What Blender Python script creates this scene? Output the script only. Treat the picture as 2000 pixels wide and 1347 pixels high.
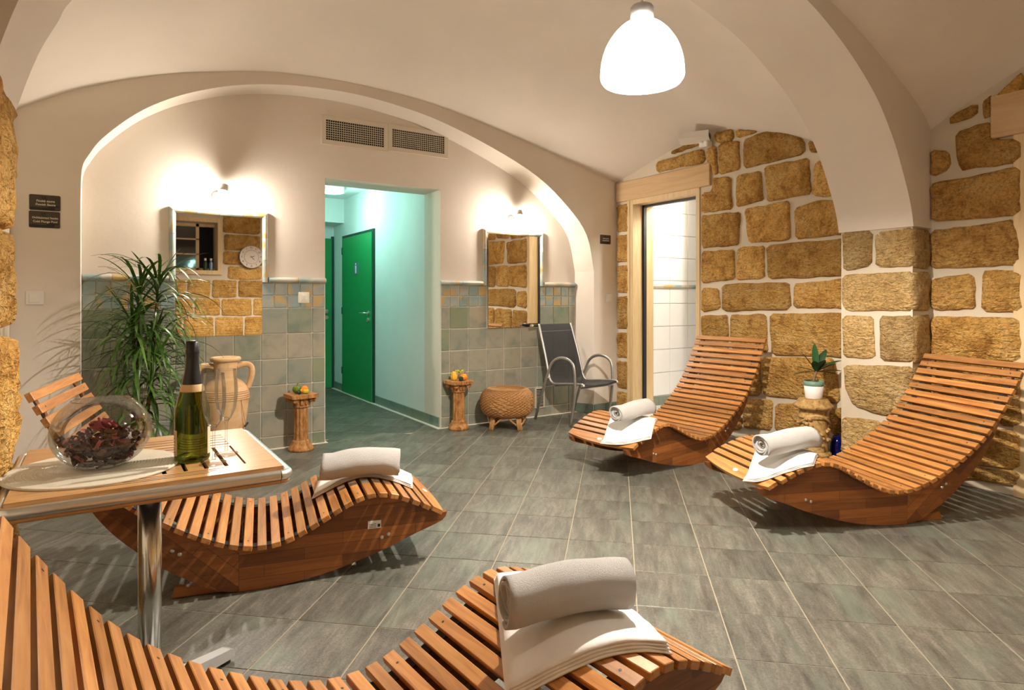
import bpy, bmesh, math, random
import numpy as np
from mathutils import Vector, Matrix, Euler
random.seed(7)
for o in list(bpy.data.objects): bpy.data.objects.remove(o)
S = bpy.context.scene
C = S.collection
# ------------------------------------------------------------------ camera
cam_d = bpy.data.cameras.new('camera'); cam = bpy.data.objects.new('camera', cam_d); C.objects.link(cam)
cam.location = (0, 0, 1.25); cam.rotation_euler = (math.radians(90), 0, math.radians(-33.0))
cam_d.sensor_width = 36; cam_d.lens = 1240*36/2000; cam_d.shift_y = -(673.5-584)/2000
cam_d.clip_start = 0.02; S.camera = cam
# ------------------------------------------------------------------ world, exposure
w = bpy.data.worlds.new('world'); S.world = w; w.use_nodes = True
w.node_tree.nodes['Background'].inputs[0].default_value = (0.02, 0.02, 0.025, 1)
w.node_tree.nodes['Background'].inputs[1].default_value = 0.2
S.view_settings.view_transform = 'Standard'; S.view_settings.look = 'None'
S.view_settings.gamma = 1; S.view_settings.use_curve_mapping = False
S.view_settings.exposure = 0.38
PENDANT_W, PENDANT_E, SCONCE_W, SCONCE_E, HALL_W, BATH_W = 285, 6.3, 0, 600.0, 15, 58
WARM = (1.0, 0.905, 0.79)
# ------------------------------------------------------------------ materials
def nodes(name):
    m = bpy.data.materials.new(name); m.use_nodes = True
    nt = m.node_tree; return m, nt, nt.nodes['Principled BSDF']
def simple(name, col, rough=.5, metal=0, spec=None, trans=0, ior=1.45, coat=0):
    m, nt, b = nodes(name)
    b.inputs['Base Color'].default_value = (*col, 1); b.inputs['Roughness'].default_value = rough
    b.inputs['Metallic'].default_value = metal; b.inputs['Transmission Weight'].default_value = trans
    b.inputs['IOR'].default_value = ior; b.inputs['Coat Weight'].default_value = coat
    if spec is not None: b.inputs['Specular IOR Level'].default_value = spec
    return m
def link(nt, a, b): nt.links.new(a, b)
def coords(nt, scale=(1, 1, 1), rnd=0.0, kind='Object', rot=(0, 0, 0)):
    tc = nt.nodes.new('ShaderNodeTexCoord'); mp = nt.nodes.new('ShaderNodeMapping')
    mp.inputs['Scale'].default_value = scale; mp.inputs['Rotation'].default_value = rot
    link(nt, tc.outputs[kind], mp.inputs['Vector'])
    if not rnd: return mp.outputs['Vector']
    oi = nt.nodes.new('ShaderNodeObjectInfo'); mu = nt.nodes.new('ShaderNodeMath'); mu.operation = 'MULTIPLY'
    mu.inputs[1].default_value = rnd; link(nt, oi.outputs['Random'], mu.inputs[0])
    ad = nt.nodes.new('ShaderNodeVectorMath'); ad.operation = 'ADD'
    link(nt, mp.outputs['Vector'], ad.inputs[0]); link(nt, mu.outputs[0], ad.inputs[1])
    return ad.outputs[0]
def noise(nt, vec, scale, detail=4, rough=.55, dist=0):
    n = nt.nodes.new('ShaderNodeTexNoise'); n.inputs['Scale'].default_value = scale; n.inputs['Detail'].default_value = detail
    n.inputs['Roughness'].default_value = rough; n.inputs['Distortion'].default_value = dist
    link(nt, vec, n.inputs['Vector']); return n.outputs['Fac']
def ramp(nt, fac, stops):
    r = nt.nodes.new('ShaderNodeValToRGB'); e = r.color_ramp.elements
    while len(e) < len(stops): e.new(.5)
    for i, (p, c) in enumerate(stops): e[i].position = p; e[i].color = (*c, 1)
    link(nt, fac, r.inputs['Fac']); return r.outputs['Color']
def mix(nt, fac, a, b, mode='MIX'):
    m = nt.nodes.new('ShaderNodeMix'); m.data_type = 'RGBA'; m.blend_type = mode
    if isinstance(fac, float): m.inputs[0].default_value = fac
    else: link(nt, fac, m.inputs[0])
    for v, i in ((a, 6), (b, 7)):
        if isinstance(v, tuple): m.inputs[i].default_value = (*v, 1)
        else: link(nt, v, m.inputs[i])
    return m.outputs[2]
def bump(nt, b, h, strength=.3, dist=.01):
    n = nt.nodes.new('ShaderNodeBump'); n.inputs['Strength'].default_value = strength; n.inputs['Distance'].default_value = dist
    link(nt, h, n.inputs['Height']); link(nt, n.outputs[0], b.inputs['Normal'])
def objrand(nt):
    return nt.nodes.new('ShaderNodeObjectInfo').outputs['Random']
def hsv(nt, col, v_from, lo, hi):
    h = nt.nodes.new('ShaderNodeHueSaturation'); mr = nt.nodes.new('ShaderNodeMapRange')
    mr.inputs['To Min'].default_value = lo; mr.inputs['To Max'].default_value = hi
    link(nt, v_from, mr.inputs['Value']); link(nt, mr.outputs[0], h.inputs['Value']); link(nt, col, h.inputs['Color'])
    return h.outputs[0]
def M_plaster(name, c1, c2):
    m, nt, b = nodes(name); v = coords(nt)
    f = noise(nt, v, 1.6, 5); link(nt, ramp(nt, f, [(.3, c1), (.7, c2)]), b.inputs['Base Color'])
    b.inputs['Roughness'].default_value = .9; b.inputs['Specular IOR Level'].default_value = .15
    bump(nt, b, noise(nt, v, 14, 8, .6), .25, .006); return m
def M_stone(name, rnd=40.0, tint=((.44, .20, .048), (.80, .46, .135), (.90, .62, .26))):
    m, nt, b = nodes(name); v = coords(nt, rnd=rnd, kind='Object')
    f = noise(nt, v, 4.5, 8, .68, .5); base = ramp(nt, f, [(.28, tint[0]), (.5, tint[1]), (.75, tint[2])])
    sp = noise(nt, v, 55, 4, .7); dark = ramp(nt, sp, [(.33, (.55, .48, .38)), (.5, (1, 1, 1))])
    c = mix(nt, .75, base, dark, 'MULTIPLY')
    md = noise(nt, v, 15, 6, .7, .6); c = mix(nt, .7, c, ramp(nt, md, [(.30, (.50, .40, .30)), (.5, (1, 1, 1)), (.72, (1.2, 1.15, 1.05))]), 'MULTIPLY')
    c = hsv(nt, c, objrand(nt), .75, 1.2); link(nt, c, b.inputs['Base Color'])
    b.inputs['Roughness'].default_value = .95; b.inputs['Specular IOR Level'].default_value = .1
    v2 = coords(nt, (1, 9, 22), rnd=rnd, rot=(.6, 0, 0)); h1 = noise(nt, v2, 2.2, 3, .5, .6); h2 = noise(nt, v, 38, 5, .65)
    ad = nt.nodes.new('ShaderNodeMath'); ad.operation = 'ADD'; link(nt, h1, ad.inputs[0]); link(nt, h2, ad.inputs[1])
    bump(nt, b, ad.outputs[0], 1.0, .06); return m
def M_tile(name, cols, accents=False):
    m, nt, b = nodes(name); v = coords(nt, rnd=30.0)
    f = noise(nt, v, 7, 5, .6, .4); r = objrand(nt)
    base = ramp(nt, r, cols)
    mott = ramp(nt, f, [(.28, (.48, .64, .63)), (.5, (.98, 1, .98)), (.72, (1.2, 1.1, .95))])
    c = mix(nt, .8, base, mott, 'MULTIPLY')
    if accents:
        v3 = coords(nt, rnd=77.0); g = noise(nt, v3, 6, 1, .4)
        c = mix(nt, ramp(nt, g, [(.545, (0, 0, 0)), (.575, (.85, .85, .85))]), c, (.50, .33, .10))
        g2 = noise(nt, coords(nt, rnd=19.0), 5, 1, .4)
        c = mix(nt, ramp(nt, g2, [(.50, (0, 0, 0)), (.60, (.75, .75, .75))]), c, (.20, .31, .33))
    link(nt, c, b.inputs['Base Color']); b.inputs['Roughness'].default_value = .38
    bump(nt, b, noise(nt, v, 10, 3), .2, .008); return m
def M_wood(name, dark, mid, light, scale=(2, 30, 30), rough=.42, rnd=25.0, vlo=.72, vhi=1.15, rot=(0, 0, 0), kind='Object'):
    m, nt, b = nodes(name); v = coords(nt, scale, rnd, kind, rot)
    f = noise(nt, v, 1.6, 5, .6, .8); c = ramp(nt, f, [(.25, dark), (.5, mid), (.78, light)])
    c = hsv(nt, c, objrand(nt), vlo, vhi); link(nt, c, b.inputs['Base Color'])
    b.inputs['Roughness'].default_value = rough; bump(nt, b, f, .12, .004); return m
def M_panel(name, rot):
    m, nt, b = nodes(name); v = coords(nt, (1, 1, 1), 0, 'Object', rot)
    # boards glued up from staves
    sw = nt.nodes.new('ShaderNodeVectorMath'); sw.operation = 'MULTIPLY'; sw.inputs[1].default_value = (1, 0, 1); link(nt, v, sw.inputs[0])
    sx = nt.nodes.new('ShaderNodeSeparateXYZ'); link(nt, v, sx.inputs[0]); cb = nt.nodes.new('ShaderNodeCombineXYZ')
    link(nt, sx.outputs[0], cb.inputs[0]); link(nt, sx.outputs[2], cb.inputs[1])
    br = nt.nodes.new('ShaderNodeTexBrick'); br.inputs['Scale'].default_value = 1; br.inputs['Brick Width'].default_value = .33; br.inputs['Row Height'].default_value = .052
    br.inputs['Mortar Size'].default_value = .0009; br.inputs['Color1'].default_value = (.33, .118, .025, 1); br.inputs['Color2'].default_value = (.105, .032, .007, 1)  # stave colours also darkened to carry the shade under the slat overhang
    br.inputs['Mortar'].default_value = (.09, .028, .008, 1); br.inputs['Bias'].default_value = -.1; link(nt, cb.outputs[0], br.inputs['Vector'])
    g = noise(nt, coords(nt, (2, 30, 30), 0, 'Object', rot), 1.6, 5, .6, .8)
    c = mix(nt, .7, br.outputs['Color'], ramp(nt, g, [(.3, (.6, .5, .45)), (.6, (1.15, 1.1, 1.05))]), 'MULTIPLY')
    link(nt, c, b.inputs['Base Color']); b.inputs['Roughness'].default_value = .38; return m
def M_floor():
    m, nt, b = nodes('floor_stoneware'); ps = 0.0
    v = coords(nt, (15, 2.6, 1), 20.0); f = noise(nt, v, 1.7, 8, .74, .4)
    v2 = coords(nt, (1, 1, 1), 20.0); sp = noise(nt, v2, 130, 3, .75)
    c = ramp(nt, f, [(.3, (.048, .047, .037)), (.5, (.120, .114, .092)), (.72, (.225, .214, .174))])
    c = mix(nt, .6, c, ramp(nt, sp, [(.34, (.42, .42, .42)), (.62, (1.35, 1.35, 1.35))]), 'MULTIPLY')
    g = noise(nt, coords(nt, (5, 1.2, 1), 55.0), 2.0, 3); c = mix(nt, ramp(nt, g, [(.5, (0, 0, 0)), (.72, (.55, .55, .55))]), c, (.165, .20, .155))
    c = hsv(nt, c, objrand(nt), .88, 1.14); link(nt, c, b.inputs['Base Color'])
    b.inputs['Roughness'].default_value = .42; bump(nt, b, f, .12, .003); return m
def M_emit(name, col, e, base=(1, 1, 1)):
    m, nt, b = nodes(name); b.inputs['Base Color'].default_value = (*base, 1)
    b.inputs['Emission Color'].default_value = (*col, 1); b.inputs['Emission Strength'].default_value = e; return m
def M_glass(name, col=(1, 1, 1), rough=0.0, ior=1.45):
    return simple(name, col, rough, 0, None, 1.0, ior)
MT = {}
MT['plaster'] = M_plaster('warm_white_plaster', (.72, .645, .56), (.78, .705, .615))
MT['mortar'] = M_plaster('lime_mortar', (.56, .48, .36), (.66, .585, .47))
MT['hallplaster'] = M_plaster('hall_paint', (.74, .78, .76), (.80, .84, .82))
MT['bathwall'] = simple('bath_grout', (.66, .66, .64), .8)
MT['stone'] = M_stone('sandstone')
MT['stonelight'] = M_stone('pale_sandstone', 40.0, ((.56, .33, .12), (.78, .53, .23), (.88, .66, .36)))
MT['dressed'] = M_wood('dressed_sandstone', (.50, .31, .15), (.62, .42, .23), (.68, .50, .31), (1, .5, 8), .9, 5.0, .95, 1.05)
MT['tile'] = M_tile('sage_glazed_tile', [(0, (.215, .235, .195)), (.3, (.315, .285, .225)), (.55, (.25, .262, .215)), (.8, (.33, .29, .22)), (.92, (.22, .245, .175)), (1, (.175, .21, .13))])
MT['smalltile'] = M_tile('small_glazed_tile', [(0, (.30, .33, .29)), (.5, (.40, .40, .35)), (1, (.33, .37, .35))], True)
MT['trimtile'] = M_tile('rounded_trim_tile', [(0, (.52, .40, .27)), (.5, (.56, .50, .42)), (1, (.45, .49, .46))], True)
MT['basetile'] = M_tile('skirting_tile', [(0, (.16, .22, .19)), (.5, (.21, .26, .22)), (1, (.20, .24, .18))])
MT['grout'] = simple('cream_grout', (.66, .61, .52), .9)
MT['floor'] = M_floor(); MT['floorgrout'] = simple('floor_grout', (.40, .335, .24), .9)
MT['whitetile'] = simple('white_tile', (.88, .87, .85), .2)
MT['slat'] = M_wood('oiled_acacia_slat', (.24, .082, .017), (.45, .190, .048), (.585, .295, .091))
MT['panelA'] = M_panel('acacia_board', (0, 0, 0)); MT['panelB'] = M_panel('acacia_board_back', (0, math.radians(42), 0))
MT['teak'] = M_wood('teak_table', (.34, .165, .055), (.48, .255, .095), (.58, .35, .155), (3, 40, 40), .28, 9.0, .9, 1.1)
MT['frame'] = M_wood('pine_frame', (.54, .37, .17), (.66, .48, .255), (.72, .56, .33), (14, 14, 1.2), .55, 9.0, .93, 1.05)
MT['strap'] = simple('black_webbing', (.012, .012, .014), .7)
MT['steel'] = simple('brushed_steel', (.74, .73, .70), .33, 1); MT['alu'] = simple('silver_tube', (.47, .46, .44), .38, .85)
MT['chrome'] = simple('polished_chrome', (.70, .69, .66), .2, 1); MT['castalu'] = simple('cast_aluminium', (.52, .52, .51), .5, .7)
MT['black'] = simple('black_plastic', (.015, .015, .016), .45); MT['dark'] = simple('dark_void', (.01, .009, .008), .9)
MT['white'] = simple('white_plastic', (.78, .74, .68), .4); MT['cream'] = simple('cream_plastic', (.80, .74, .60), .35)
MT['ventpaint'] = simple('ivory_vent_paint', (.66, .58, .46), .5)
MT['green'] = simple('green_door_paint', (.012, .27, .075), .38); MT['greenframe'] = simple('dark_green_frame', (.008, .05, .035), .5)
MT['mirror'] = simple('mirror_silver', (.92, .91, .88), .015, 1)
def M_towel(name, c, sc, st):
    m, nt, b = nodes(name); b.inputs['Base Color'].default_value = (*c, 1); b.inputs['Roughness'].default_value = 1
    b.inputs['Specular IOR Level'].default_value = .05; b.inputs['Sheen Weight'].default_value = .25
    bump(nt, b, noise(nt, coords(nt), sc, 4, .8), st, .010); return m
MT['terry'] = M_towel('white_terry', (.84, .81, .775), 300, 1.0); MT['sheet'] = M_towel('white_cotton', (.83, .80, .765), 40, .12)
def M_thin(name, col, edge, gl=.04):
    m, nt, b = nodes(name); nt.nodes.remove(b); out = nt.nodes['Material Output']
    tr = nt.nodes.new('ShaderNodeBsdfTransparent'); gs = nt.nodes.new('ShaderNodeBsdfGlossy'); gs.inputs['Roughness'].default_value = gl
    lw = nt.nodes.new('ShaderNodeLayerWeight'); lw.inputs['Blend'].default_value = .30
    tr_c = ramp(nt, lw.outputs['Facing'], [(.0, col), (.82, col), (1.0, edge)]); link(nt, tr_c, tr.inputs['Color'])
    mp = nt.nodes.new('ShaderNodeMapRange'); mp.inputs['To Min'].default_value = .035; mp.inputs['To Max'].default_value = .75; link(nt, lw.outputs['Fresnel'], mp.inputs['Value'])
    mx = nt.nodes.new('ShaderNodeMixShader'); link(nt, mp.outputs[0], mx.inputs[0]); link(nt, tr.outputs[0], mx.inputs[1]); link(nt, gs.outputs[0], mx.inputs[2]); link(nt, mx.outputs[0], out.inputs['Surface']); return m
MT['glass'] = M_thin('clear_glass', (.97, .98, .98), (.42, .45, .46)); MT['greenglass'] = M_glass('green_bottle_glass', (.11, .14, .009), .0, 1.36)
MT['wine'] = simple('dark_wine', (.012, .016, .004), .15)
MT['foil'] = simple('black_foil', (.012, .011, .012), .3); MT['label'] = simple('gold_label', (.62, .40, .20), .5); MT['labelw'] = simple('cream_label', (.66, .52, .36), .6)
MT['terracotta'] = M_wood('rustic_terracotta', (.085, .025, .004), (.40, .175, .045), (.62, .36, .15), (22, 22, 9), .8, 4.0, .95, 1.05)
MT['antique'] = M_wood('antiqued_plaster', (.10, .045, .010), (.44, .265, .085), (.62, .42, .18), (20, 20, 20), .7, 4.0, .95, 1.05)
MT['amphora'] = M_wood('pale_clay', (.54, .30, .13), (.66, .42, .21), (.74, .54, .32), (5, 5, 7), .8, 4.0, .97, 1.03)
MT['wicker'] = M_wood('brown_wicker', (.21, .088, .022), (.37, .18, .055), (.49, .27, .10), (60, 60, 60), .6, 4.0, .97, 1.03)
MT['rattan'] = M_wood('rattan_cane', (.34, .155, .045), (.48, .25, .085), (.58, .34, .14), (20, 20, 20), .5, 4.0, .95, 1.05)
def M_leaf(name, c1, c2):
    m, nt, b = nodes(name); f = noise(nt, coords(nt, (6, 6, 2), 9.0), 3, 3)
    c = hsv(nt, ramp(nt, f, [(.3, c1), (.7, c2)]), objrand(nt), .55, 1.5); link(nt, c, b.inputs['Base Color'])
    b.inputs['Roughness'].default_value = .35; return m
MT['leaf'] = M_leaf('dracaena_leaf', (.020, .065, .010), (.095, .20, .026)); MT['leaf2'] = M_leaf('dark_glossy_leaf', (.006, .035, .010), (.018, .085, .022))
MT['stem'] = M_wood('plant_stem', (.10, .05, .02), (.20, .11, .05), (.28, .17, .08), (20, 20, 20), .8)
MT['soil'] = simple('soil', (.03, .02, .012), 1); MT['potwhite'] = simple('white_glazed_pot', (.80, .77, .74), .4); MT['potgreen'] = simple('sage_pot_band', (.16, .27, .20), .5)
MT['mat'] = simple('woven_cream_mat', (.66, .60, .48), .8)
MT['textile'] = simple('black_mesh_textile', (.016, .016, .018), .6)
MT['signbrown'] = simple('dark_brown_sign', (.055, .040, .024), .35); MT['signblack'] = simple('sign_mountain', (.008, .007, .006), .4); MT['signtext'] = simple('sign_lettering', (.78, .70, .56), .5)
MT['orange'] = simple('orange_gourd', (.85, .25, .012), .35); MT['yellow'] = simple('yellow_gourd', (.85, .50, .045), .4); MT['greengourd'] = simple('green_gourd', (.11, .17, .012), .35); MT['darkgreen'] = simple('dark_green_gourd', (.008, .035, .012), .35); MT['limegourd'] = simple('lime_gourd', (.50, .46, .03), .4)
MT['petal'] = simple('dried_pink_petal', (.30, .055, .060), .6); MT['petaldark'] = simple('dried_dark_petal', (.055, .014, .012), .7); MT['petalbrown'] = simple('dried_brown_petal', (.12, .045, .02), .7)
MT['blue'] = simple('deep_blue_glass', (.003, .006, .09), .1, 0, None, .2); MT['clockface'] = simple('clock_face', (.60, .52, .44), .7); MT['clockink'] = simple('clock_ink', (.03, .025, .02), .7)
MT['bluesign'] = simple('blue_grey_plate', (.16, .24, .34), .3, .4)
# ------------------------------------------------------------------ helpers
def link_obj(o, parent=None):
    C.objects.link(o)
    if parent is not None: o.parent = parent
    return o
def mesh(name, V, F, mat, smooth=False):
    me = bpy.data.meshes.new(name); me.from_pydata([tuple(v) for v in V], [], F); me.update()
    if mat: me.materials.append(MT[mat])
    if smooth: me.polygons.foreach_set('use_smooth', [True]*len(me.polygons))
    return me
def obj(name, me, parent=None, loc=(0, 0, 0), rot=(0, 0, 0), sc=None):
    o = bpy.data.objects.new(name, me); o.location = loc; o.rotation_euler = rot
    if sc: o.scale = sc
    return link_obj(o, parent)
def tag(o, label, cat, group=None):
    o['label'] = label; o['category'] = cat
    if group: o['group'] = group
    return o
def thing(name, label, cat, loc=(0, 0, 0), rotz=0, group=None):
    o = bpy.data.objects.new(name, None); o.empty_display_size = .1; o.location = loc; o.rotation_euler = (0, 0, rotz)
    link_obj(o); return tag(o, label, cat, group)
def struct(o): o['kind'] = 'structure'; return o
class MB:
    def __init__(s): s.V = []; s.F = []
    def add(s, V, F):
        n = len(s.V); s.V += [tuple(v) for v in V]; s.F += [tuple(i+n for i in f) for f in F]; return s
    def box(s, x0, x1, y0, y1, z0, z1, T=None):
        V = [Vector((x, y, z)) for z in (z0, z1) for y in (y0, y1) for x in (x0, x1)]
        if T is not None: V = [T @ v for v in V]
        return s.add(V, [(0, 2, 3, 1), (4, 5, 7, 6), (0, 1, 5, 4), (2, 6, 7, 3), (0, 4, 6, 2), (1, 3, 7, 5)])
    def bbox(s, x0, x1, y0, y1, z0, z1, b, T=None):   # box with chamfered edges
        V = []; idx = {}
        for i, x in enumerate((x0, x1)):
            for j, y in enumerate((y0, y1)):
                for k, z in enumerate((z0, z1)):
                    sx, sy, sz = (b if i == 0 else -b), (b if j == 0 else -b), (b if k == 0 else -b)
                    for a, p in (('x', (x, y+sy, z+sz)), ('y', (x+sx, y, z+sz)), ('z', (x+sx, y+sy, z))):
                        idx[(i, j, k, a)] = len(V); V.append(Vector(p))
        q = lambda i, j, k, a: idx[(i, j, k, a)]
        F = []
        for i in (0, 1):
            f = [q(i, 0, 0, 'x'), q(i, 1, 0, 'x'), q(i, 1, 1, 'x'), q(i, 0, 1, 'x')]; F.append(f if i else f[::-1])
            f = [q(0, i, 0, 'y'), q(0, i, 1, 'y'), q(1, i, 1, 'y'), q(1, i, 0, 'y')]; F.append(f if i else f[::-1])
            f = [q(0, 0, i, 'z'), q(1, 0, i, 'z'), q(1, 1, i, 'z'), q(0, 1, i, 'z')]; F.append(f if i else f[::-1])
        for a in (0, 1):
            for c in (0, 1):
                F.append([q(0, a, c, 'y'), q(1, a, c, 'y'), q(1, a, c, 'z'), q(0, a, c, 'z')])
                F.append([q(a, 0, c, 'x'), q(a, 1, c, 'x'), q(a, 1, c, 'z'), q(a, 0, c, 'z')])
                F.append([q(a, c, 0, 'x'), q(a, c, 1, 'x'), q(a, c, 1, 'y'), q(a, c, 0, 'y')])
        for i in (0, 1):
            for j in (0, 1):
                for k in (0, 1): F.append([q(i, j, k, 'x'), q(i, j, k, 'y'), q(i, j, k, 'z')])
        if T is not None: V = [T @ v for v in V]
        return s.add(V, F)
    def lathe(s, prof, n=32, T=None, wob=None):
        V = []; F = []; m = len(prof)
        for i in range(n):
            a = 2*math.pi*i/n
            for j, (r, z) in enumerate(prof):
                rr = r if wob is None else r*wob(a, z)
                V.append(Vector((rr*math.cos(a), rr*math.sin(a), z)))
        for i in range(n):
            k = (i+1) % n
            for j in range(m-1):
                F.append((i*m+j, k*m+j, k*m+j+1, i*m+j+1))
        if T is not None: V = [T @ v for v in V]
        return s.add(V, F)
    def tube(s, pts, r, n=10, caps=True, flat=None):
        P = [Vector(p) for p in pts]; R = r if isinstance(r, (list, tuple)) else [r]*len(P)
        V = []; F = []; up = Vector((0, 0, 1)); prev = None
        for i, p in enumerate(P):
            t = (P[min(i+1, len(P)-1)]-P[max(i-1, 0)]).normalized()
            if prev is None:
                a = up if abs(t.z) < .9 else Vector((1, 0, 0)); u = t.cross(a).normalized()
            else: u = (prev-t*prev.dot(t)).normalized()
            prev = u; v = t.cross(u)
            for k in range(n):
                an = 2*math.pi*k/n; fu, fv = (1, 1) if flat is None else flat
                V.append(p+u*(R[i]*fu*math.cos(an))+v*(R[i]*fv*math.sin(an)))
        for i in range(len(P)-1):
            for k in range(n):
                F.append((i*n+k, i*n+(k+1) % n, (i+1)*n+(k+1) % n, (i+1)*n+k))
        if caps: F.append(tuple(range(n))[::-1]); F.append(tuple((len(P)-1)*n+k for k in range(n)))
        return s.add(V, F)
    def sphere(s, c, rx, ry=None, rz=None, n=14, m=9, T=None):
        ry = ry or rx; rz = rz or rx
        V = []; F = []
        for i in range(m+1):
            th = math.pi*i/m
            for k in range(n):
                a = 2*math.pi*k/n; V.append(Vector((c[0]+rx*math.sin(th)*math.cos(a), c[1]+ry*math.sin(th)*math.sin(a), c[2]+rz*math.cos(th))))
        for i in range(m):
            for k in range(n): F.append((i*n+k, (i+1)*n+k, (i+1)*n+(k+1) % n, i*n+(k+1) % n))
        if T is not None: V = [T @ v for v in V]
        return s.add(V, F)
    def prism(s, poly, d0, d1, put):       # poly of 2D points, put(a, b, d) -> 3D
        n = len(poly); V = [put(a, b, d0) for a, b in poly]+[put(a, b, d1) for a, b in poly]
        F = [tuple(range(n)), tuple(range(n, 2*n))[::-1]]+[(i, i+n, (i+1) % n+n, (i+1) % n) for i in range(n)]
        return s.add(V, F)
    def build(s, name, mat, parent=None, smooth=False, loc=(0, 0, 0), rot=(0, 0, 0), fix=True):
        me = mesh(name, s.V, s.F, mat, smooth)
        if fix:
            bm = bmesh.new(); bm.from_mesh(me)
            bmesh.ops.remove_doubles(bm, verts=bm.verts, dist=1e-6)
            bmesh.ops.recalc_face_normals(bm, faces=bm.faces); bm.to_mesh(me); bm.free()
        return obj(name, me, parent, loc, rot)
def spline(pts, n):
    P = np.array(pts, float); t = np.concatenate([[0], np.cumsum(np.linalg.norm(np.diff(P, axis=0), axis=1))])
    out = []
    Q = np.vstack([2*P[0]-P[1], P, 2*P[-1]-P[-2]])
    for i in range(len(P)-1):
        p0, p1, p2, p3 = Q[i], Q[i+1], Q[i+2], Q[i+3]
        for u in np.linspace(0, 1, n, endpoint=False):
            out.append(.5*((2*p1)+(-p0+p2)*u+(2*p0-5*p1+4*p2-p3)*u*u+(-p0+3*p1-3*p2+p3)*u**3))
    out.append(P[-1]); return np.array(out)
def text_mesh(name, s, size, mat, parent, loc, rot, align='CENTER', ext=.0006):
    cu = bpy.data.curves.new(name, 'FONT'); cu.body = s; cu.size = size; cu.align_x = align; cu.align_y = 'CENTER'; cu.extrude = ext; cu.resolution_u = 3; cu.offset = size*.012
    t = bpy.data.objects.new(name+'_tmp', cu); C.objects.link(t)
    dg = bpy.context.evaluated_depsgraph_get(); me = bpy.data.meshes.new_from_object(t.evaluated_get(dg)); me.name = name
    bpy.data.objects.remove(t); me.materials.clear(); me.materials.append(MT[mat])
    return obj(name, me, parent, loc, rot)
def area_pt(name, kind, loc, power, col, size=.05, rot=(0, 0, 0)):
    L = bpy.data.lights.new(name, kind); L.energy = power; L.color = col
    if kind == 'AREA': L.size = size
    else: L.shadow_soft_size = size
    o = bpy.data.objects.new(name, L); o.location = loc; o.rotation_euler = rot; C.objects.link(o); return o
def M_sling():
    m, nt, b = nodes('black_mesh_sling'); b.inputs['Base Color'].default_value = (.016, .016, .018, 1); b.inputs['Roughness'].default_value = .6; b.inputs['Alpha'].default_value = .74; return m
MT['sling'] = M_sling()
# ================================================================== THE SETTING
XR, XL, YB, YA, YAF, YAB, YF = 4.88, -.5, 5.55, 5.35, 2.13, 2.65, -.85
# ---- floor: stoneware tiles laid diagonally
fl = MB(); fl.box(XL-.3, 5.25, YF-.3, YB+.05, -.12, -.0025); fl.box(1.2, 2.9, YB+.05, 9.1, -.12, -.0025)
floor = struct(fl.build('floor', 'floorgrout'))
TH = math.radians(57.0)
def cam2world(r, f): return (r*math.sin(TH)+f*math.cos(TH), -r*math.cos(TH)+f*math.sin(TH))
PS = math.radians(9.377); TA, TB = .32746, .33529
def gp(c, r):   # grid corner column c, row r
    ri = -.18607+math.cos(PS)*c*TA-math.sin(PS)*r*TB*1.0; fo = 4.40595-math.sin(PS)*c*TA-math.cos(PS)*r*TB
    return cam2world(ri, fo)
def clip(poly, xmin, xmax, ymin, ymax):
    for ax, lim, sg in ((0, xmin, 1), (0, xmax, -1), (1, ymin, 1), (1, ymax, -1)):
        out = []
        for i in range(len(poly)):
            p, q = poly[i], poly[(i+1) % len(poly)]
            a, b = (p[ax]-lim)*sg, (q[ax]-lim)*sg
            if a >= 0: out.append(p)
            if (a >= 0) != (b >= 0):
                t = a/(a-b); out.append((p[0]+(q[0]-p[0])*t, p[1]+(q[1]-p[1])*t))
        poly = out
        if len(poly) < 3: return []
    return poly
def shrink(poly, d):
    cx = sum(p[0] for p in poly)/len(poly); cy = sum(p[1] for p in poly)/len(poly)
    out = []
    for x, y in poly:
        r = math.hypot(x-cx, y-cy) or 1; k = max(0, 1-d*1.35/r); out.append((cx+(x-cx)*k, cy+(y-cy)*k))
    return out
def poly_area(p): return abs(sum(p[i][0]*p[(i+1) % len(p)][1]-p[(i+1) % len(p)][0]*p[i][1] for i in range(len(p))))/2
tiles = []
for c in range(-14, 22):
    for r in range(-18, 16):
        q = [gp(c, r), gp(c+1, r), gp(c+1, r+1), gp(c, r+1)]
        for box in ((XL, XR, YF, YB-.045), (1.66, 2.725, YB-.045, 8.9)):
            p = clip(q, *box)
            if len(p) >= 3 and poly_area(p) > .004:
                cx = sum(v[0] for v in p)/len(p); cy = sum(v[1] for v in p)/len(p)
                ri = cx*math.sin(TH)-cy*math.cos(TH); fo = cx*math.cos(TH)+cy*math.sin(TH)
                vis = fo > .9 and abs(ri/fo) < .9 and 1240*1.25/max(fo, .01) < 900
                size = poly_area(p)/max(fo, .3)**3 if vis else -fo
                tiles.append((size if vis else -1-abs(fo), p, cx, cy))
tiles.sort(key=lambda t: -t[0])
rest = MB(); tile_rot = -math.radians(90-(57.0-9.377))
full = {}
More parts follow.
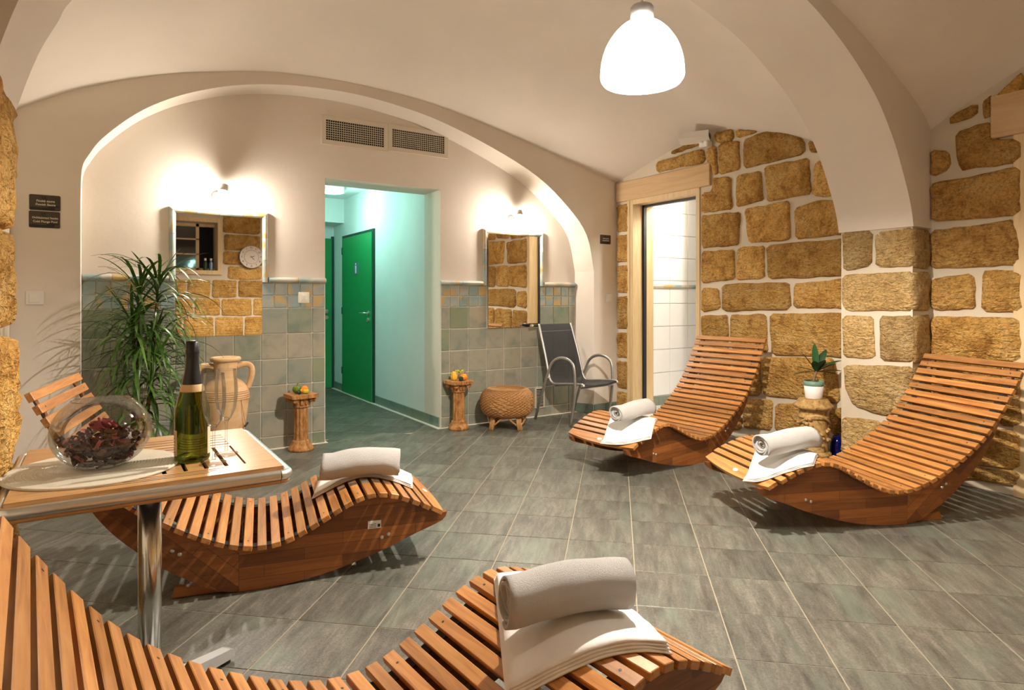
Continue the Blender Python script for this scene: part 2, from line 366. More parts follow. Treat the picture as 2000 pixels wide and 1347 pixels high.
for i, (s_, p, cx, cy) in enumerate(tiles):
    a, b = shrink(p, .0024), shrink(p, .0044); n = len(p)
    ct, st = math.cos(-tile_rot), math.sin(-tile_rot)
    loc = lambda v, z: ((v[0]-cx)*ct-(v[1]-cy)*st, (v[0]-cx)*st+(v[1]-cy)*ct, z)
    V = [loc(v, -.012) for v in a]+[loc(v, -.0010) for v in a]+[loc(v, 0) for v in b]
    F = [tuple(range(2*n, 3*n))]+[(k, (k+1) % n, (k+1) % n+n, k+n) for k in range(n)]+[(k+n, (k+1) % n+n, (k+1) % n+2*n, k+2*n) for k in range(n)]
    if i < 295 and s_ > 0:
        if n == 4 and abs(poly_area(p)-TA*TB) < 1e-4:
            if 'm' not in full: full['m'] = mesh('floor_tile', V, F, 'floor')
            obj('floor_tile', full['m'], floor, (cx, cy, 0), (0, 0, tile_rot))
        else: obj('floor_tile', mesh('floor_tile', V, F, 'floor'), floor, (cx, cy, 0), (0, 0, tile_rot))
    else:
        c2, s2 = math.cos(tile_rot), math.sin(tile_rot)
        rest.add([(cx+x*c2-y*s2, cy+x*s2+y*c2, z) for x, y, z in V], F)
if rest.V:
    ro = rest.build('floor_tiling', 'floor', floor, fix=False); ro['kind'] = 'stuff'
# ---- alcove wall (tiled) with corridor opening
OX0, OX1, OZ = 1.654, 2.775, 2.312
wb = MB(); wb.box(XL, OX0, YB, YB+.36, 0, 3.9); wb.box(OX1, 4.9, YB, YB+.36, 0, 3.9); wb.box(OX0, OX1, YB, YB+.36, OZ, 3.9)
wall_alcove = struct(wb.build('wall_alcove', 'plaster'))
gb = MB()
RAIL = 1.385
M1, M2 = (.495, 1.128, .955, 1.918), (3.296, 3.955, .957, 1.915)
def grout_plate(x0, x1, m):
    gb.box(x0, m[0], YB-.004, YB+.002, 0, RAIL); gb.box(m[1], x1, YB-.004, YB+.002, 0, RAIL); gb.box(m[0], m[1], YB-.004, YB+.002, 0, m[2])
grout_plate(-.108, OX0, M1); grout_plate(OX1, 4.434, M2)
gr = gb.build('grout_bed', 'grout', wall_alcove)
zs = [0, .1]+[.1+.215*k for k in range(1, 6)]+[1.28, RAIL]
tcache = {}
def wall_tile(x0, x1, z0, z1, small):
    g = .0032; w_, h_ = round(x1-x0-2*g, 3), round(z1-z0-2*g, 3)
    if w_ < .02 or h_ < .02: return
    k = (w_, h_, small)
    if k not in tcache:
        b = MB(); b.bbox(-w_/2, w_/2, -.006, .006, -h_/2, h_/2, .004); tcache[k] = mesh('wall_tile', b.V, b.F, 'smalltile' if small else 'tile')
    obj('wall_tile', tcache[k], wall_alcove, ((x0+x1)/2, YB-.006+random.uniform(-.001, .001), (z0+z1)/2), (random.uniform(-.006, .006), random.uniform(-.004, .004), random.uniform(-.006, .006)))
def tile_field(x0, x1, lines, m):
    L = [x0]+[l for l in lines if x0+.02 < l < x1-.02]+[x1]
    for i in range(len(L)-1):
        for j in range(len(zs)-1):
            z0, z1 = zs[j], zs[j+1]; small = z0 >= 1.17
            subs = [(L[i], L[i+1])]
            if small and L[i+1]-L[i] > .15: mid = (L[i]+L[i+1])/2; subs = [(L[i], mid), (mid, L[i+1])]
            for a, b in subs:
                if b > m[0]+.01 and a < m[1]-.01 and z1 > m[2]+.01:
                    if a < m[0]-.015: b = m[0]
                    elif b > m[1]+.015: a = m[1]
                    else: continue
                wall_tile(a, b, z0, z1, small)
tile_field(-.108, OX0-.004, [.07+.21*k for k in range(0, 9)], M1)
tile_field(OX1+.004, 4.434, [2.872+.21*k for k in range(0, 9)], M2)
# rounded rail tiles on top of the tiling
def rail(x0, x1, z):
    n = max(1, round((x1-x0)/.205)); st = (x1-x0)/n
    for i in range(n):
        b = MB(); prof = [(math.cos(a)*.03, math.sin(a)*.024) for a in np.linspace(-math.pi/2, math.pi/2, 8)]
        V = []; a0, a1 = -st/2+.001, st/2-.001
        for x in (a0, a1):
            for (d, h) in prof: V.append((x, -d, h))
            V.append((x, .003, .024)); V.append((x, .003, -.024))
        m_ = len(prof)+2; F = [tuple(range(m_)), tuple(range(m_, 2*m_))[::-1]]+[(k, (k+1) % m_, (k+1) % m_+m_, k+m_) for k in range(m_)]
        b.add(V, F); b.build('rail_tile', 'trimtile', wall_alcove, loc=(x0+st*(i+.5), YB-.003, z))
rail(-.108, .447, 1.409); rail(1.18, OX0+.004, 1.409); rail(OX1-.004, 3.246, 1.409); rail(4.004, 4.434, 1.409)
# ---- back wall with the basket arch in front of the alcove
AF = [(-.113, 0), (-.113, 1.0), (-.113, 1.907), (-.104, 2.157), (-.059, 2.27), (.016, 2.388), (.171, 2.55), (.332, 2.677), (.534, 2.791), (.782, 2.89), (1.005, 2.951), (1.281, 2.998), (1.573, 3.021), (1.884, 3.024), (2.264, 2.989), (2.674, 2.915), (3.234, 2.745), (3.789, 2.513), (4.19, 2.227), (4.445, 1.942), (4.546, 1.553), (4.546, 1.0), (4.546, 0)]
af = np.vstack([np.array(AF[:2]), spline(AF[2:21], 4), np.array(AF[21:])])
ab = np.array([(-.11+(x+.113)*(4.544/4.659), z-(.03 if z > 1.6 else 0)*min(1, (z-1.6)/.8)) for x, z in af])
wa = MB(); n = len(af)
V = [(x, YA, z) for x, z in af]+[(x, YB+.01, z) for x, z in ab]
wa.add(V, [(i, i+1, n+i+1, n+i) for i in range(n-1)])
i0 = 2; i1 = n-3
V = [(x, YA, z) for x, z in af[i0:i1+1]]+[(x, YA, 3.9) for x, z in af[i0:i1+1]]; k = i1-i0+1
wa.add(V, [(i, i+1, k+i+1, k+i) for i in range(k-1)])
wa.add([(XL, YA, 0), (-.113, YA, 0), (-.113, YA, 3.9), (XL, YA, 3.9)], [(0, 1, 2, 3)]); wa.add([(4.546, YA, 0), (XR+.03, YA, 0), (XR+.03, YA, 3.9), (4.546, YA, 3.9)], [(0, 1, 2, 3)])
wall_back = struct(wa.build('wall_back', 'plaster', fix=False))
for p in wall_back.data.polygons: p.use_smooth = False
# skirting tiles on the plastered parts
def skirting(p0, p1, nrm, parent, h=.1, step=.21):
    p0, p1 = Vector(p0), Vector(p1); L = (p1-p0).length; d = (p1-p0)/L; n = max(1, round(L/step)); st = L/n; az = math.atan2(d.y, d.x)
    for i in range(n):
        b = MB(); b.bbox(-st/2+.0015, st/2-.0015, -.006, .006, 0, h, .003)
        c = p0+d*st*(i+.5)+Vector(nrm)*.006; b.build('skirting_tile', 'basetile', parent, loc=(c.x, c.y, 0), rot=(0, 0, az))
skirting((4.546, YA), (4.87, YA), (0, -1), wall_back); skirting((4.447, YB), (4.541, YA), (-.87, -.49), wall_back); skirting((XL, YA), (-.115, YA), (0, -1), wall_back)
tr = MB(); tr.box(-.108, OX0, YB-.045, YB, -.012, .004); tr.box(OX1, 4.44, YB-.045, YB, -.012, .004); struct(tr.build('trim_1', 'grout'))
tr = MB(); tr.box(OX1-.05, OX1+.005, YB-.045, 8.9, -.012, .004); tr.box(OX0, OX0+.012, YB-.04, 5.95, -.012, .003); struct(tr.build('trim_2', 'grout'))
# ---- vaulted ceiling
def curve_fn(pts):
    P = spline(sorted(pts), 6); return lambda x: float(np.interp(x, P[:, 0], P[:, 1]))
hA = curve_fn([(-.5, 2.49), (-.134, 2.706), (.332, 2.891), (.782, 3.009), (1.24, 3.09), (1.884, 3.113), (2.621, 3.058), (3.474, 2.891), (4.122, 2.737), (4.88, 2.558)])
hB = curve_fn([(-.5, 2.33), (0, 2.66), (.5, 2.9), (1.3, 3.14), (2.2, 3.25), (2.98, 3.17), (3.67, 2.97), (4.19, 2.72), (4.5, 2.54), (4.88, 2.30)])
hR = curve_fn([(2.65, 2.30), (3.02, 2.54), (3.13, 2.59), (3.42, 2.70), (3.85, 2.82), (4.07, 2.84), (4.28, 2.82), (4.76, 2.71), (5.35, 2.558)])
hL = curve_fn([(2.65, 2.33), (3.1, 2.56), (3.5, 2.70), (4.0, 2.78), (4.5, 2.74), (5.0, 2.62), (5.35, 2.49)])
def coons(name, x0, x1, y0, y1, fy0, fy1, fx0, fx1, nx=56, ny=40):
    V = []; c00, c10, c01, c11 = fy0(x0), fy0(x1), fy1(x0), fy1(x1)
    for j in range(ny+1):
        v = j/ny; y = y0+(y1-y0)*v
        for i in range(nx+1):
            u = i/nx; x = x0+(x1-x0)*u
            z = (1-v)*fy0(x)+v*fy1(x)+(1-u)*fx0(y)+u*fx1(y)-((1-u)*(1-v)*c00+u*(1-v)*c10+(1-u)*v*c01+u*v*c11)
            V.append((x, y, z))
    F = [(j*(nx+1)+i, (j+1)*(nx+1)+i, (j+1)*(nx+1)+i+1, j*(nx+1)+i+1) for j in range(ny) for i in range(nx)]
    return struct(obj(name, mesh(name, V, F, 'plaster', True)))
ceiling = coons('ceiling', XL, XR, YAB, YA, hB, hA, hL, hR)
hB2 = curve_fn([(-.5, 2.42), (-.3, 2.58), (.1, 2.76), (.6, 2.95), (1.3, 3.15), (2.2, 3.26), (3.0, 3.18), (3.625, 3.02), (4.08, 2.864), (4.466, 2.693), (4.746, 2.551), (4.88, 2.437)])
hF2 = curve_fn([(-.5, 2.42), (.6, 2.9), (2.2, 3.1), (3.6, 2.9), (4.88, 2.437)])
hR2 = curve_fn([(-.85, 2.437), (-.4, 2.68), (.2, 2.86), (.65, 2.90), (1.1, 2.87), (1.596, 2.713), (1.704, 2.664), (1.817, 2.613), (1.966, 2.532), (2.13, 2.437)])
ceiling2 = coons('ceiling_near', XL, XR, YF, YAF, hF2, hB2, hR2, hR2)
# ---- transverse arch between the two bays
ARC = [(-.235, 1.86), (-.2, 1.985), (-.165, 2.09), (-.12, 2.19), (-.077, 2.28), (.1, 2.51), (.35, 2.70), (.7, 2.87), (1.1, 3.01), (1.6, 3.13), (2.19, 3.19), (2.6, 3.16), (2.98, 3.075), (3.38, 2.97), (3.67, 2.85), (3.95, 2.69), (4.19, 2.505), (4.38, 2.28), (4.5, 2.08), (4.59, 1.90), (4.635, 1.745)]
arc = spline(ARC, 4); n = len(arc)
ar = MB(); f_, b_ = YAF, YAB
ar.add([(x, f_, z) for x, z in arc]+[(x, b_, z) for x, z in arc], [(i, n+i, n+i+1, i+1) for i in range(n-1)])
for y, flip in ((f_, 1), (b_, 0)):
    V = [(x, y, z) for x, z in arc]+[(x, y, 3.9) for x, z in arc]; F = [(i, i+1, n+i+1, n+i) for i in range(n-1)]
    ar.add(V, F if flip else [q[::-1] for q in F])
    for xa, xb, za in ((XL, -.235, 1.86), (4.635, XR+.02, 1.745)):
        V = [(xa, y, za), (xb, y, za), (xb, y, 3.9), (xa, y, 3.9)]; ar.add(V, [(0, 1, 2, 3)] if flip else [(3, 2, 1, 0)])
for xa, xb, za in ((XL, -.235, 1.86), (4.635, XR+.02, 1.745)): ar.add([(xa, f_, za), (xb, f_, za), (xb, b_, za), (xa, b_, za)], [(3, 2, 1, 0)])
trim_arch = struct(ar.build('trim_3', 'plaster', fix=False))
# ---- right wall: coursed sandstone in lime mortar, with two openings
DY0, DY1, DZ = 4.165, 5.13, 2.33
def wall_with_holes(xa, xb, y0, y1, z1, holes):
    b = MB(); ys = sorted({y0, y1, *[h[0] for h in holes], *[h[1] for h in holes]})
    for a, c in zip(ys[:-1], ys[1:]):
        hh = [h for h in holes if h[0] <= a and h[1] >= c]
        if not hh: b.box(xa, xb, a, c, 0, z1)
        else:
            if hh[0][2] > 0: b.box(xa, xb, a, c, 0, hh[0][2])
            b.box(xa, xb, a, c, hh[0][3], z1)
    return b
W2 = (.55, 1.56, 0, 2.27)
wall_right = struct(wall_with_holes(XR, XR+.34, YF, YB+.02, 3.9, [(DY0, DY1, 0, DZ), W2]).build('wall_right', 'mortar'))
def chaikin(P, it):
    for _ in range(it):
        Q = []
        for i in range(len(P)):
            a, b = P[i], P[(i+1) % len(P)]; Q += [(a[0]*.78+b[0]*.22, a[1]*.78+b[1]*.22), (a[0]*.22+b[0]*.78, a[1]*.22+b[1]*.78)]
        P = Q
    return P
def stone(poly, put, parent, mat='stone', depth=.03, jag=.006, name='stone', grow=0., rough=0.):
    P = []
    if grow:
        gx = sum(p[0] for p in poly)/len(poly); gy = sum(p[1] for p in poly)/len(poly)
        poly = [(x+grow*(1 if x > gx else -1), y+grow*(1 if y > gy else -1)) for x, y in poly]
    for i in range(len(poly)):
        a, b = poly[i], poly[(i+1) % len(poly)]; L = math.hypot(a[0]-b[0], a[1]-b[1]); k = max(1, min(4, int(L/.09)))
        for j in range(k): P.append((a[0]+(b[0]-a[0])*j/k, a[1]+(b[1]-a[1])*j/k))
    P = [(x+random.uniform(-jag, jag), y+random.uniform(-jag, jag)) for x, y in chaikin(P, 1)]
    n = len(P); cx = sum(p[0] for p in P)/n; cy = sum(p[1] for p in P)/n
    rs = [math.hypot(x-cx, y-cy) for x, y in P]; V = []; F = []
    seed = random.random()*50
    for inset, d in ((0, -.012), (0, depth*.35), (.014, depth*.85), (.05, depth), (None, depth*1.05), (None, depth*1.1)):
        for (x, y), r in zip(P, rs):
            if inset is None: k = .55 if d < depth*1.08 else .22
            else: k = max(.6, 1-inset/r)
            px, py = cx+(x-cx)*k, cy+(y-cy)*k
            dd = d+(math.sin(px*23+seed)*math.cos(py*29+seed*1.7)*.006+random.uniform(-.003-rough, .003+rough) if d > depth*.5 else random.uniform(-rough, rough)*.5)
            V.append((px, py, dd))
    V.append((cx, cy, depth*1.1)); R = 6
    for q in range(R-1):
        for i in range(n): F.append((q*n+i, q*n+(i+1) % n, (q+1)*n+(i+1) % n, (q+1)*n+i))
    for i in range(n): F.append(((R-1)*n+i, (R-1)*n+(i+1) % n, R*n))
    c3 = put(cx, cy, 0); W = [Vector(put(*v))-Vector(c3) for v in V]
    me = mesh(name, W, F, mat, True)
    bm = bmesh.new(); bm.from_mesh(me); bmesh.ops.recalc_face_normals(bm, faces=bm.faces); bm.to_mesh(me); bm.free()
    return obj(name, me, parent, c3)
putR = lambda y, z, d: (XR-d, y, z)
STONES_R = [[(4.541,2.74),(4.33,2.783),(4.129,2.773),(4.14,2.753),(4.47,2.721)],[(4.727,2.677),(4.119,2.693),(4.103,2.565),(4.727,2.574)],[(4.073,2.696),(3.977,2.694),(3.956,2.428),(4.006,2.428),(4.018,2.537),(4.073,2.542)],[(3.981,2.818),(3.787,2.802),(3.779,2.711),(3.964,2.725)],[(3.935,2.702),(3.724,2.692),(3.709,2.428),(3.931,2.424)],[(3.743,2.789),(3.514,2.738),(3.606,2.72),(3.736,2.722)],[(3.667,2.68),(3.442,2.711),(3.202,2.643),(3.086,2.566),(3.081,2.449),(3.663,2.425)],[(3.041,2.542),(2.964,2.511),(2.964,2.438),(3.018,2.449)],[(3.448,2.41),(3.045,2.398),(3.023,2.116),(3.416,2.096)],[(2.992,2.339),(2.918,2.379),(2.743,2.347),(2.743,2.06),(2.998,2.086)],[(3.736,2.367),(3.491,2.378),(3.469,2.12),(3.743,2.095)],[(4.136,2.271),(4.006,2.263),(4.006,2.399),(3.814,2.368),(3.794,2.085),(4.136,2.081)],[(4.136,2.052),(3.705,2.037),(3.724,1.746),(4.136,1.748)],[(3.65,2.055),(3.222,2.073),(3.207,1.752),(3.606,1.756)],[(3.166,2.011),(2.949,2.043),(2.743,2.016),(2.743,1.762),(3.145,1.755)],[(4.136,1.706),(3.773,1.7),(3.763,1.437),(4.136,1.409)],[(3.724,1.713),(3.464,1.711),(3.449,1.438),(3.732,1.429)],[(3.428,1.709),(2.743,1.72),(2.736,1.437),(3.41,1.43)],[(4.136,1.355),(3.95,1.344),(3.923,1.159),(4.136,1.125)],[(3.903,1.385),(3.216,1.392),(3.202,1.171),(3.89,1.139)],[(3.166,1.371),(2.743,1.405),(2.736,1.181),(3.166,1.184)],[(4.136,1.09),(3.842,1.1),(3.834,0.746),(4.136,0.689)],[(3.806,1.098),(3.446,1.115),(3.421,0.791),(3.794,0.798)],[(3.4,1.116),(2.743,1.143),(2.743,0.799),(3.375,0.774)],[(3.478,0.737),(2.829,0.778),(2.774,0.435),(3.457,0.409)],[(3.779,0.717),(3.505,0.741),(3.492,0.411),(3.74,0.376)],[(3.663,0.35),(3.375,0.373),(3.386,0.126),(3.659,0.092)],[(3.337,0.347),(3.105,0.385),(3.105,0.159),(3.351,0.124)],[(3.057,0.386),(2.888,0.398),(2.918,0.192),(3.057,0.168)],[(2.859,0.371),(2.707,0.407),(2.764,0.163),(2.851,0.196)],[(3.828,0.166),(3.691,0.2),(3.686,0.071),(3.818,0.044)],[(4.136,0.655),(3.818,0.684),(3.779,0.371),(4.136,0.292)]]
STONES_P = [[(2.628,1.749),(2.406,1.742),(2.416,1.482),(2.618,1.46)],[(2.384,1.727),(2.121,1.74),(2.121,1.47),(2.387,1.474)],[(2.629,1.429),(2.121,1.439),(2.121,1.172),(2.591,1.162),(2.625,1.204)],[(2.625,1.127),(2.399,1.127),(2.387,0.825),(2.625,0.817)],[(2.362,1.13),(2.121,1.14),(2.119,0.82),(2.35,0.813)],[(2.616,0.762),(2.119,0.793),(2.119,0.48),(2.335,0.425),(2.538,0.463),(2.601,0.567)],[(2.625,0.377),(2.347,0.389),(2.347,0.16),(2.639,0.101)],[(2.317,0.393),(2.119,0.443),(2.119,0.207),(2.317,0.16)]]
STONES_Q = [[(1.97,2.374),(1.774,2.407),(1.761,2.278),(1.606,2.266),(1.606,2.113),(1.952,2.124)],[(2.148,2.293),(2.019,2.261),(2.006,2.149),(2.148,2.104)],[(2.148,2.047),(2.074,2.055),(1.606,2.085),(1.606,1.785),(2.148,1.792)],[(2.008,2.492),(1.846,2.545),(1.849,2.472),(1.997,2.444)],[(1.817,2.544),(1.767,2.575),(1.763,2.442),(1.813,2.445)],[(1.757,2.56),(1.596,2.681),(1.596,2.546),(1.749,2.543)],[(2.148,1.723),(1.638,1.752),(1.606,1.471),(2.148,1.469)],[(2.148,1.393),(1.868,1.421),(1.858,1.188),(2.148,1.175)],[(1.819,1.432),(1.606,1.431),(1.606,1.172),(1.813,1.174)],[(2.148,1.129),(1.606,1.13),(1.606,0.863),(2.148,0.852)],[(2.148,0.817),(1.72,0.823),(1.739,0.437),(2.148,0.414)],[(1.696,0.821),(1.606,0.827),(1.606,0.448),(1.72,0.433)],[(2.148,0.376),(1.606,0.418),(1.606,0.183),(2.148,0.124)],[(2.148,0.093),(1.606,0.16),(1.606,0.081),(2.148,0.024)]]

for i, p in enumerate(STONES_R): stone(p, putR, wall_right, grow=.006)
for i, p in enumerate(STONES_Q): stone([(min(y, YAF-.006), z) for y, z in p], putR, wall_right, grow=.005)
for zz, hh in ((.02, .2), (.26, .3), (.6, .28), (.92, .36), (1.32, .3), (1.66, .3), (2.0, .3)):   # narrow strip beyond the door
    stone([(5.15, zz), (5.335, zz), (5.335, zz+hh), (5.15, zz+hh)], putR, wall_right, depth=.022)
def coursed(y0, y1, z0, z1, put, parent, holes=(), top=None, hmin=.24, hmax=.38, wmin=.3, wmax=.75, mat='stone', limit=None):
    z = z0
    while z < z1-.1:
        h = min(random.uniform(hmin, hmax), z1-z); y = y0
        if z1-(z+h) < .15: h = z1-z
        while y < y1-.05:
            w_ = random.uniform(wmin, wmax)
            if y1-(y+w_) < .2: w_ = y1-y
            a, b = y+.014, y+w_-.014; y += w_
            if any(b > q[0] and a < q[1] and z+h > q[2] and z < q[3] for q in holes):
                for q in holes:
                    if b > q[0] and a < q[1] and z+h > q[2] and z < q[3]:
                        if a < q[0]-.12: b = q[0]-.01
                        elif b > q[1]+.12: a = q[1]+.01
                        else: a = b
            if b-a < .08: continue
            if top:
                t = min(top(a), top(b))-.03
                if z+h > t: 
                    if t-z < .1: continue
                    stone([(a, z+.012), (b, z+.012), (b, t), (a, t)], put, parent, mat); continue
            stone([(a, z+.012+random.uniform(-.008, .008)), (b, z+.012+random.uniform(-.008, .008)), (b, z+h-.012), (a, z+h-.012)], put, parent, mat)
        z += h
coursed(YF+.02, .42, .02, 2.6, putR, wall_right, top=hR2)
# pier carrying the arch on the right
XP = 4.635
pb = MB(); pb.box(XP+.012, XR+.01, YAF+.012, YAB-.012, 0, 1.745); pier = struct(pb.build('wall_right_pier', 'mortar'))
putP = lambda y, z, d: (XP+.012-d, y, z)
for i, p in enumerate(STONES_P):
    stone([(max(YAF+.002, min(YAB-.004, y)), z) for y, z in p], putP, pier, 'stonelight', .02, .004)
putPF = lambda x, z, d: (x, YAF+.012-d, z)
for z0, z1 in ((.02, .2), (.21, .44), (.47, .79), (.81, 1.14), (1.17, 1.44), (1.46, 1.735)):
    stone([(XP+.002, z0), (XR-.01, z0), (XR-.01, z1), (XP+.002, z1)], putPF, pier, 'stonelight', .02, .004)
# pier on the left, at the edge of the picture
pb = MB(); pb.box(XL, -.275, YAF+.02, YAB-.03, 0, 1.87); pierL = struct(pb.build('wall_left_pier', 'mortar'))
putL = lambda y, z, d: (-.275+d, y, z)
for z0, z1, d in ((.02, .36, .05), (.39, .72, .052), (.75, 1.135, .055), (1.165, 1.455, .045), (1.48, 1.87, .045)):
    stone([(YAF+.01, z0), (YAB-.01, z0), (YAB-.01, z1), (YAF+.01, z1)], putL, pierL, 'stone', d, .012, rough=.008)
putLB = lambda x, z, d: (x, YAF+.02-d, z)
for z0, z1 in ((.02, .35), (.38, .8), (.83, 1.25), (1.28, 1.86)): stone([(XL+.02, z0), (-.26, z0), (-.26, z1), (XL+.02, z1)], putLB, pierL, 'stonelight', .03)
# left wall and the wall behind the camera (seen in the mirror)
wl = MB(); wl.box(XL-.3, XL, YF, YB, 0, 3.9); wall_left = struct(wl.build('wall_left', 'mortar'))
WX0, WX1, WZ0, WZ1 = .66, 1.70, 1.74, 2.56
wf = MB(); wf.box(XL-.3, WX0, YF-.5, YF, 0, 3.9); wf.box(WX1, XR+.3, YF-.5, YF, 0, 3.9); wf.box(WX0, WX1, YF-.5, YF, 0, WZ0); wf.box(WX0, WX1, YF-.5, YF, WZ1, 3.9)
wall_front = struct(wf.build('wall_front', 'mortar'))
putF = lambda x, z, d: (x, YF+d, z)
coursed(.1, 3.4, .3, 2.75, putF, wall_front, holes=[(WX0-.08, WX1+.08, WZ0-.08, WZ1+.08)], top=hF2)
wn = MB()
for a in ((WX0-.07, WX1+.07, WZ0-.07, WZ0), (WX0-.07, WX1+.07, WZ1, WZ1+.07), (WX0-.07, WX0, WZ0, WZ1), (WX1, WX1+.07, WZ0, WZ1)): wn.box(a[0], a[1], YF-.02, YF+.045, a[2], a[3])
win = struct(wn.build('window_1', 'frame'))
wc = MB(); yy = YF-.32
for a in ((WX0, WX1, WZ0, WZ0+.05), (WX0, WX1, WZ1-.05, WZ1), (WX0, WX0+.05, WZ0, WZ1), (WX1-.3, WX1-.25, WZ0, WZ1), (WX0, WX1-.25, 2.02, 2.04), (WX0, WX1-.25, 2.28, 2.30), (1.02, 1.04, WZ0, WZ1)): wc.box(a[0], a[1], yy-.02, yy+.02, a[2], a[3])
wc.build('casement', 'frame', win)
for xa, xb in ((WX0+.05, 1.02), (1.04, WX1-.3)):
    for za, zb in ((WZ0+.05, 2.02), (2.04, 2.28), (2.30, WZ1-.05)):
        b = MB(); b.box(xa, xb, yy-.004, yy+.004, za, zb); b.build('pane', 'glass', win)
b = MB(); b.box(WX0, WX1, YF-.5, YF-.48, WZ0, WZ1); b.build('window_backing', 'dark', win)
# ---- doorway to the bath: dressed lintel, pine frame
d1 = struct(MB().box(XR-.012, XR+.30, DY1-.05, DY1, 0, DZ).build('door_1', 'frame'))
MB().box(XR-.012, XR+.30, DY0, DY0+.045, 0, DZ).build('frame_post', 'frame', d1)
MB().box(XR+.13, XR+.17, DY0+.045, DY0+.06, 0, DZ-.05).build('door_seal', 'black', d1)
MB().box(XR-.012, XR+.30, DY0+.045, DY1-.05, DZ-.05, DZ).build('frame_head', 'frame', d1)
MB().box(XR+.13, XR+.17, DY0+.045, DY1-.05, DZ-.075, DZ-.05).build('door_seal', 'black', d1)
MB().box(XR+.13, XR+.17, DY1-.075, DY1-.05, 0, DZ-.05).build('door_seal', 'black', d1)
MB().box(XR-.018, XR-.002, DY1-.005, DY1+.035, 0, DZ).build('door_casing', 'frame', d1)
MB().bbox(XR-.03, XR+.02, 4.03, 5.335, DZ, 2.545, .006).build('lintel', 'dressed', d1)
d2 = struct(MB().box(XR-.02, XR+.3, 1.56, 1.645, 0, 2.29).build('door_2', 'frame'))
MB().bbox(XR-.035, XR+.02, .4, 1.765, 2.29, 2.565, .006).build('lintel', 'dressed', d2)
MB().box(XR-.02, XR+.3, .47, .55, 0, 2.29).build('frame_post', 'frame', d2)
MB().box(XR+.1, XR+.14, .55, 1.56, 0, 2.27).build('door_leaf', 'frame', d2)
# bath room beyond
br = MB(); YW = 5.35
br.box(XR+.34, 7.2, YW, YW+.1, 0, 2.8); br.box(7.1, 7.2, 3.2, YW, 0, 2.8); br.box(XR+.34, 7.2, 3.1, 3.2, 0, 2.8); br.box(XR+.34, 7.2, 3.1, YW+.1, 2.7, 2.8)
wall_bath = struct(br.build('wall_bath', 'bathwall'))
struct(MB().box(XR, 7.2, 3.1, YW+.1, -.1, .0).build('floor_bath', 'whitetile'))
b = MB(); b.bbox(-.153, .153, -.005, .005, -.133, .133, .003); wt = mesh('wall_tile', b.V, b.F, 'whitetile')
for i in range(5):
    for j in range(9):
        if (j+.5)*.272+.11 > 2.65: continue
        obj('wall_tile', wt, wall_bath, (5.10+.31*i+.155, YW-.005, .11+.272*j+.136))
rb = MB(); rb.tube([(XR+.34, YW-.012, 1.40), (6.66, YW-.012, 1.40)], .024, 8); rb.build('rail_tile', 'trimtile', wall_bath)
for i in range(6):
    b = MB(); b.bbox(-.148, .148, -.006, .006, 0, .1, .003); b.build('skirting_tile', 'basetile', wall_bath, loc=(5.38+.3*i, YW-.012, 0))
# screen wall with tiles standing out on the right of the bath
sb = MB(); sb.box(5.80, 5.92, 4.2, 5.0, 0, 2.7); sc_ = struct(sb.build('wall_bath_screen', 'whitetile'))
# ---- corridor
hb = MB(); hb.box(OX1, OX1+.1, YB+.36, 9.0, 0, 2.7); hb.box(1.2, 1.3, YB+.3, 9.0, 0, 2.7); hb.box(1.2, 2.9, 8.9, 9.0, 0, 2.7); hb.box(1.3, OX0, YB+.35, YB+.37, 0, 2.7)
hb.box(1.3, OX1, 8.45, 8.9, 2.28, 2.62)
wall_hall = struct(hb.build('wall_corridor', 'hallplaster'))
struct(MB().box(1.2, 2.9, YB+.3, 9.0, 2.6, 2.7).build('ceiling_corridor', 'hallplaster'))
skirting((OX1, YB+.02), (OX1, 7.27), (-1, 0), wall_hall); skirting((OX1, 8.5), (OX1, 8.9), (-1, 0), wall_hall)
def door_handle(parent, T):
    h = MB(); V0 = len(h.V)
    h.tube([T@Vector(p) for p in ((0, 0, 0), (0, .05, 0), (.02, .06, 0), (.13, .06, 0))], .010, 8); h.build('handle', 'steel', parent, True)
    h = MB(); h.tube([T@Vector(p) for p in ((0, 0, 0), (0, .012, 0))], .028, 14); h.build('handle_rose', 'steel', parent)
    h = MB(); h.tube([T@Vector(p) for p in ((0, 0, -.085), (0, .014, -.085))], .028, 14); h.build('lock_rose', 'steel', parent)
d3 = struct(MB().box(OX1-.03, OX1-.002, 7.33, 8.43, .012, 2.065).build('door_3', 'green'))
f3 = MB(); f3.box(OX1-.02, OX1, 7.29, 7.33, 0, 2.10); f3.box(OX1-.02, OX1, 8.43, 8.47, 0, 2.10); f3.box(OX1-.02, OX1, 7.33, 8.43, 2.065, 2.10); f3.build('door_frame', 'greenframe', d3)
door_handle(d3, Matrix(((0, -1, 0, OX1-.03), (1, 0, 0, 7.45), (0, 0, 1, 1.08), (0, 0, 0, 1))))
sg = MB().box(OX1-.036, OX1-.03, 7.80, 7.95, 1.565, 1.72).build('pictogram_plate', 'bluesign', d3)
pk = MB(); pk.sphere((OX1-.037, 7.875, 1.695), .004, .014, .014); pk.box(OX1-.04, OX1-.035, 7.86, 7.89, 1.58, 1.675); pk.build('pictogram', 'white', sg)
for zz in (.25, 1.05, 1.85): MB().tube([(OX1-.033, 8.435, zz), (OX1-.033, 8.435, zz+.09)], .008, 8).build('hinge', 'greenframe', d3)
d4 = struct(MB().box(1.85, 2.745, 8.868, 8.898, .012, 2.10).build('door_4', 'green'))
MB().box(2.735, 2.765, 8.86, 8.9, 0, 2.13).build('door_frame', 'greenframe', d4)
door_handle(d4, Matrix(((-1, 0, 0, 2.66), (0, -1, 0, 8.868), (0, 0, 1, 1.08), (0, 0, 0, 1))))
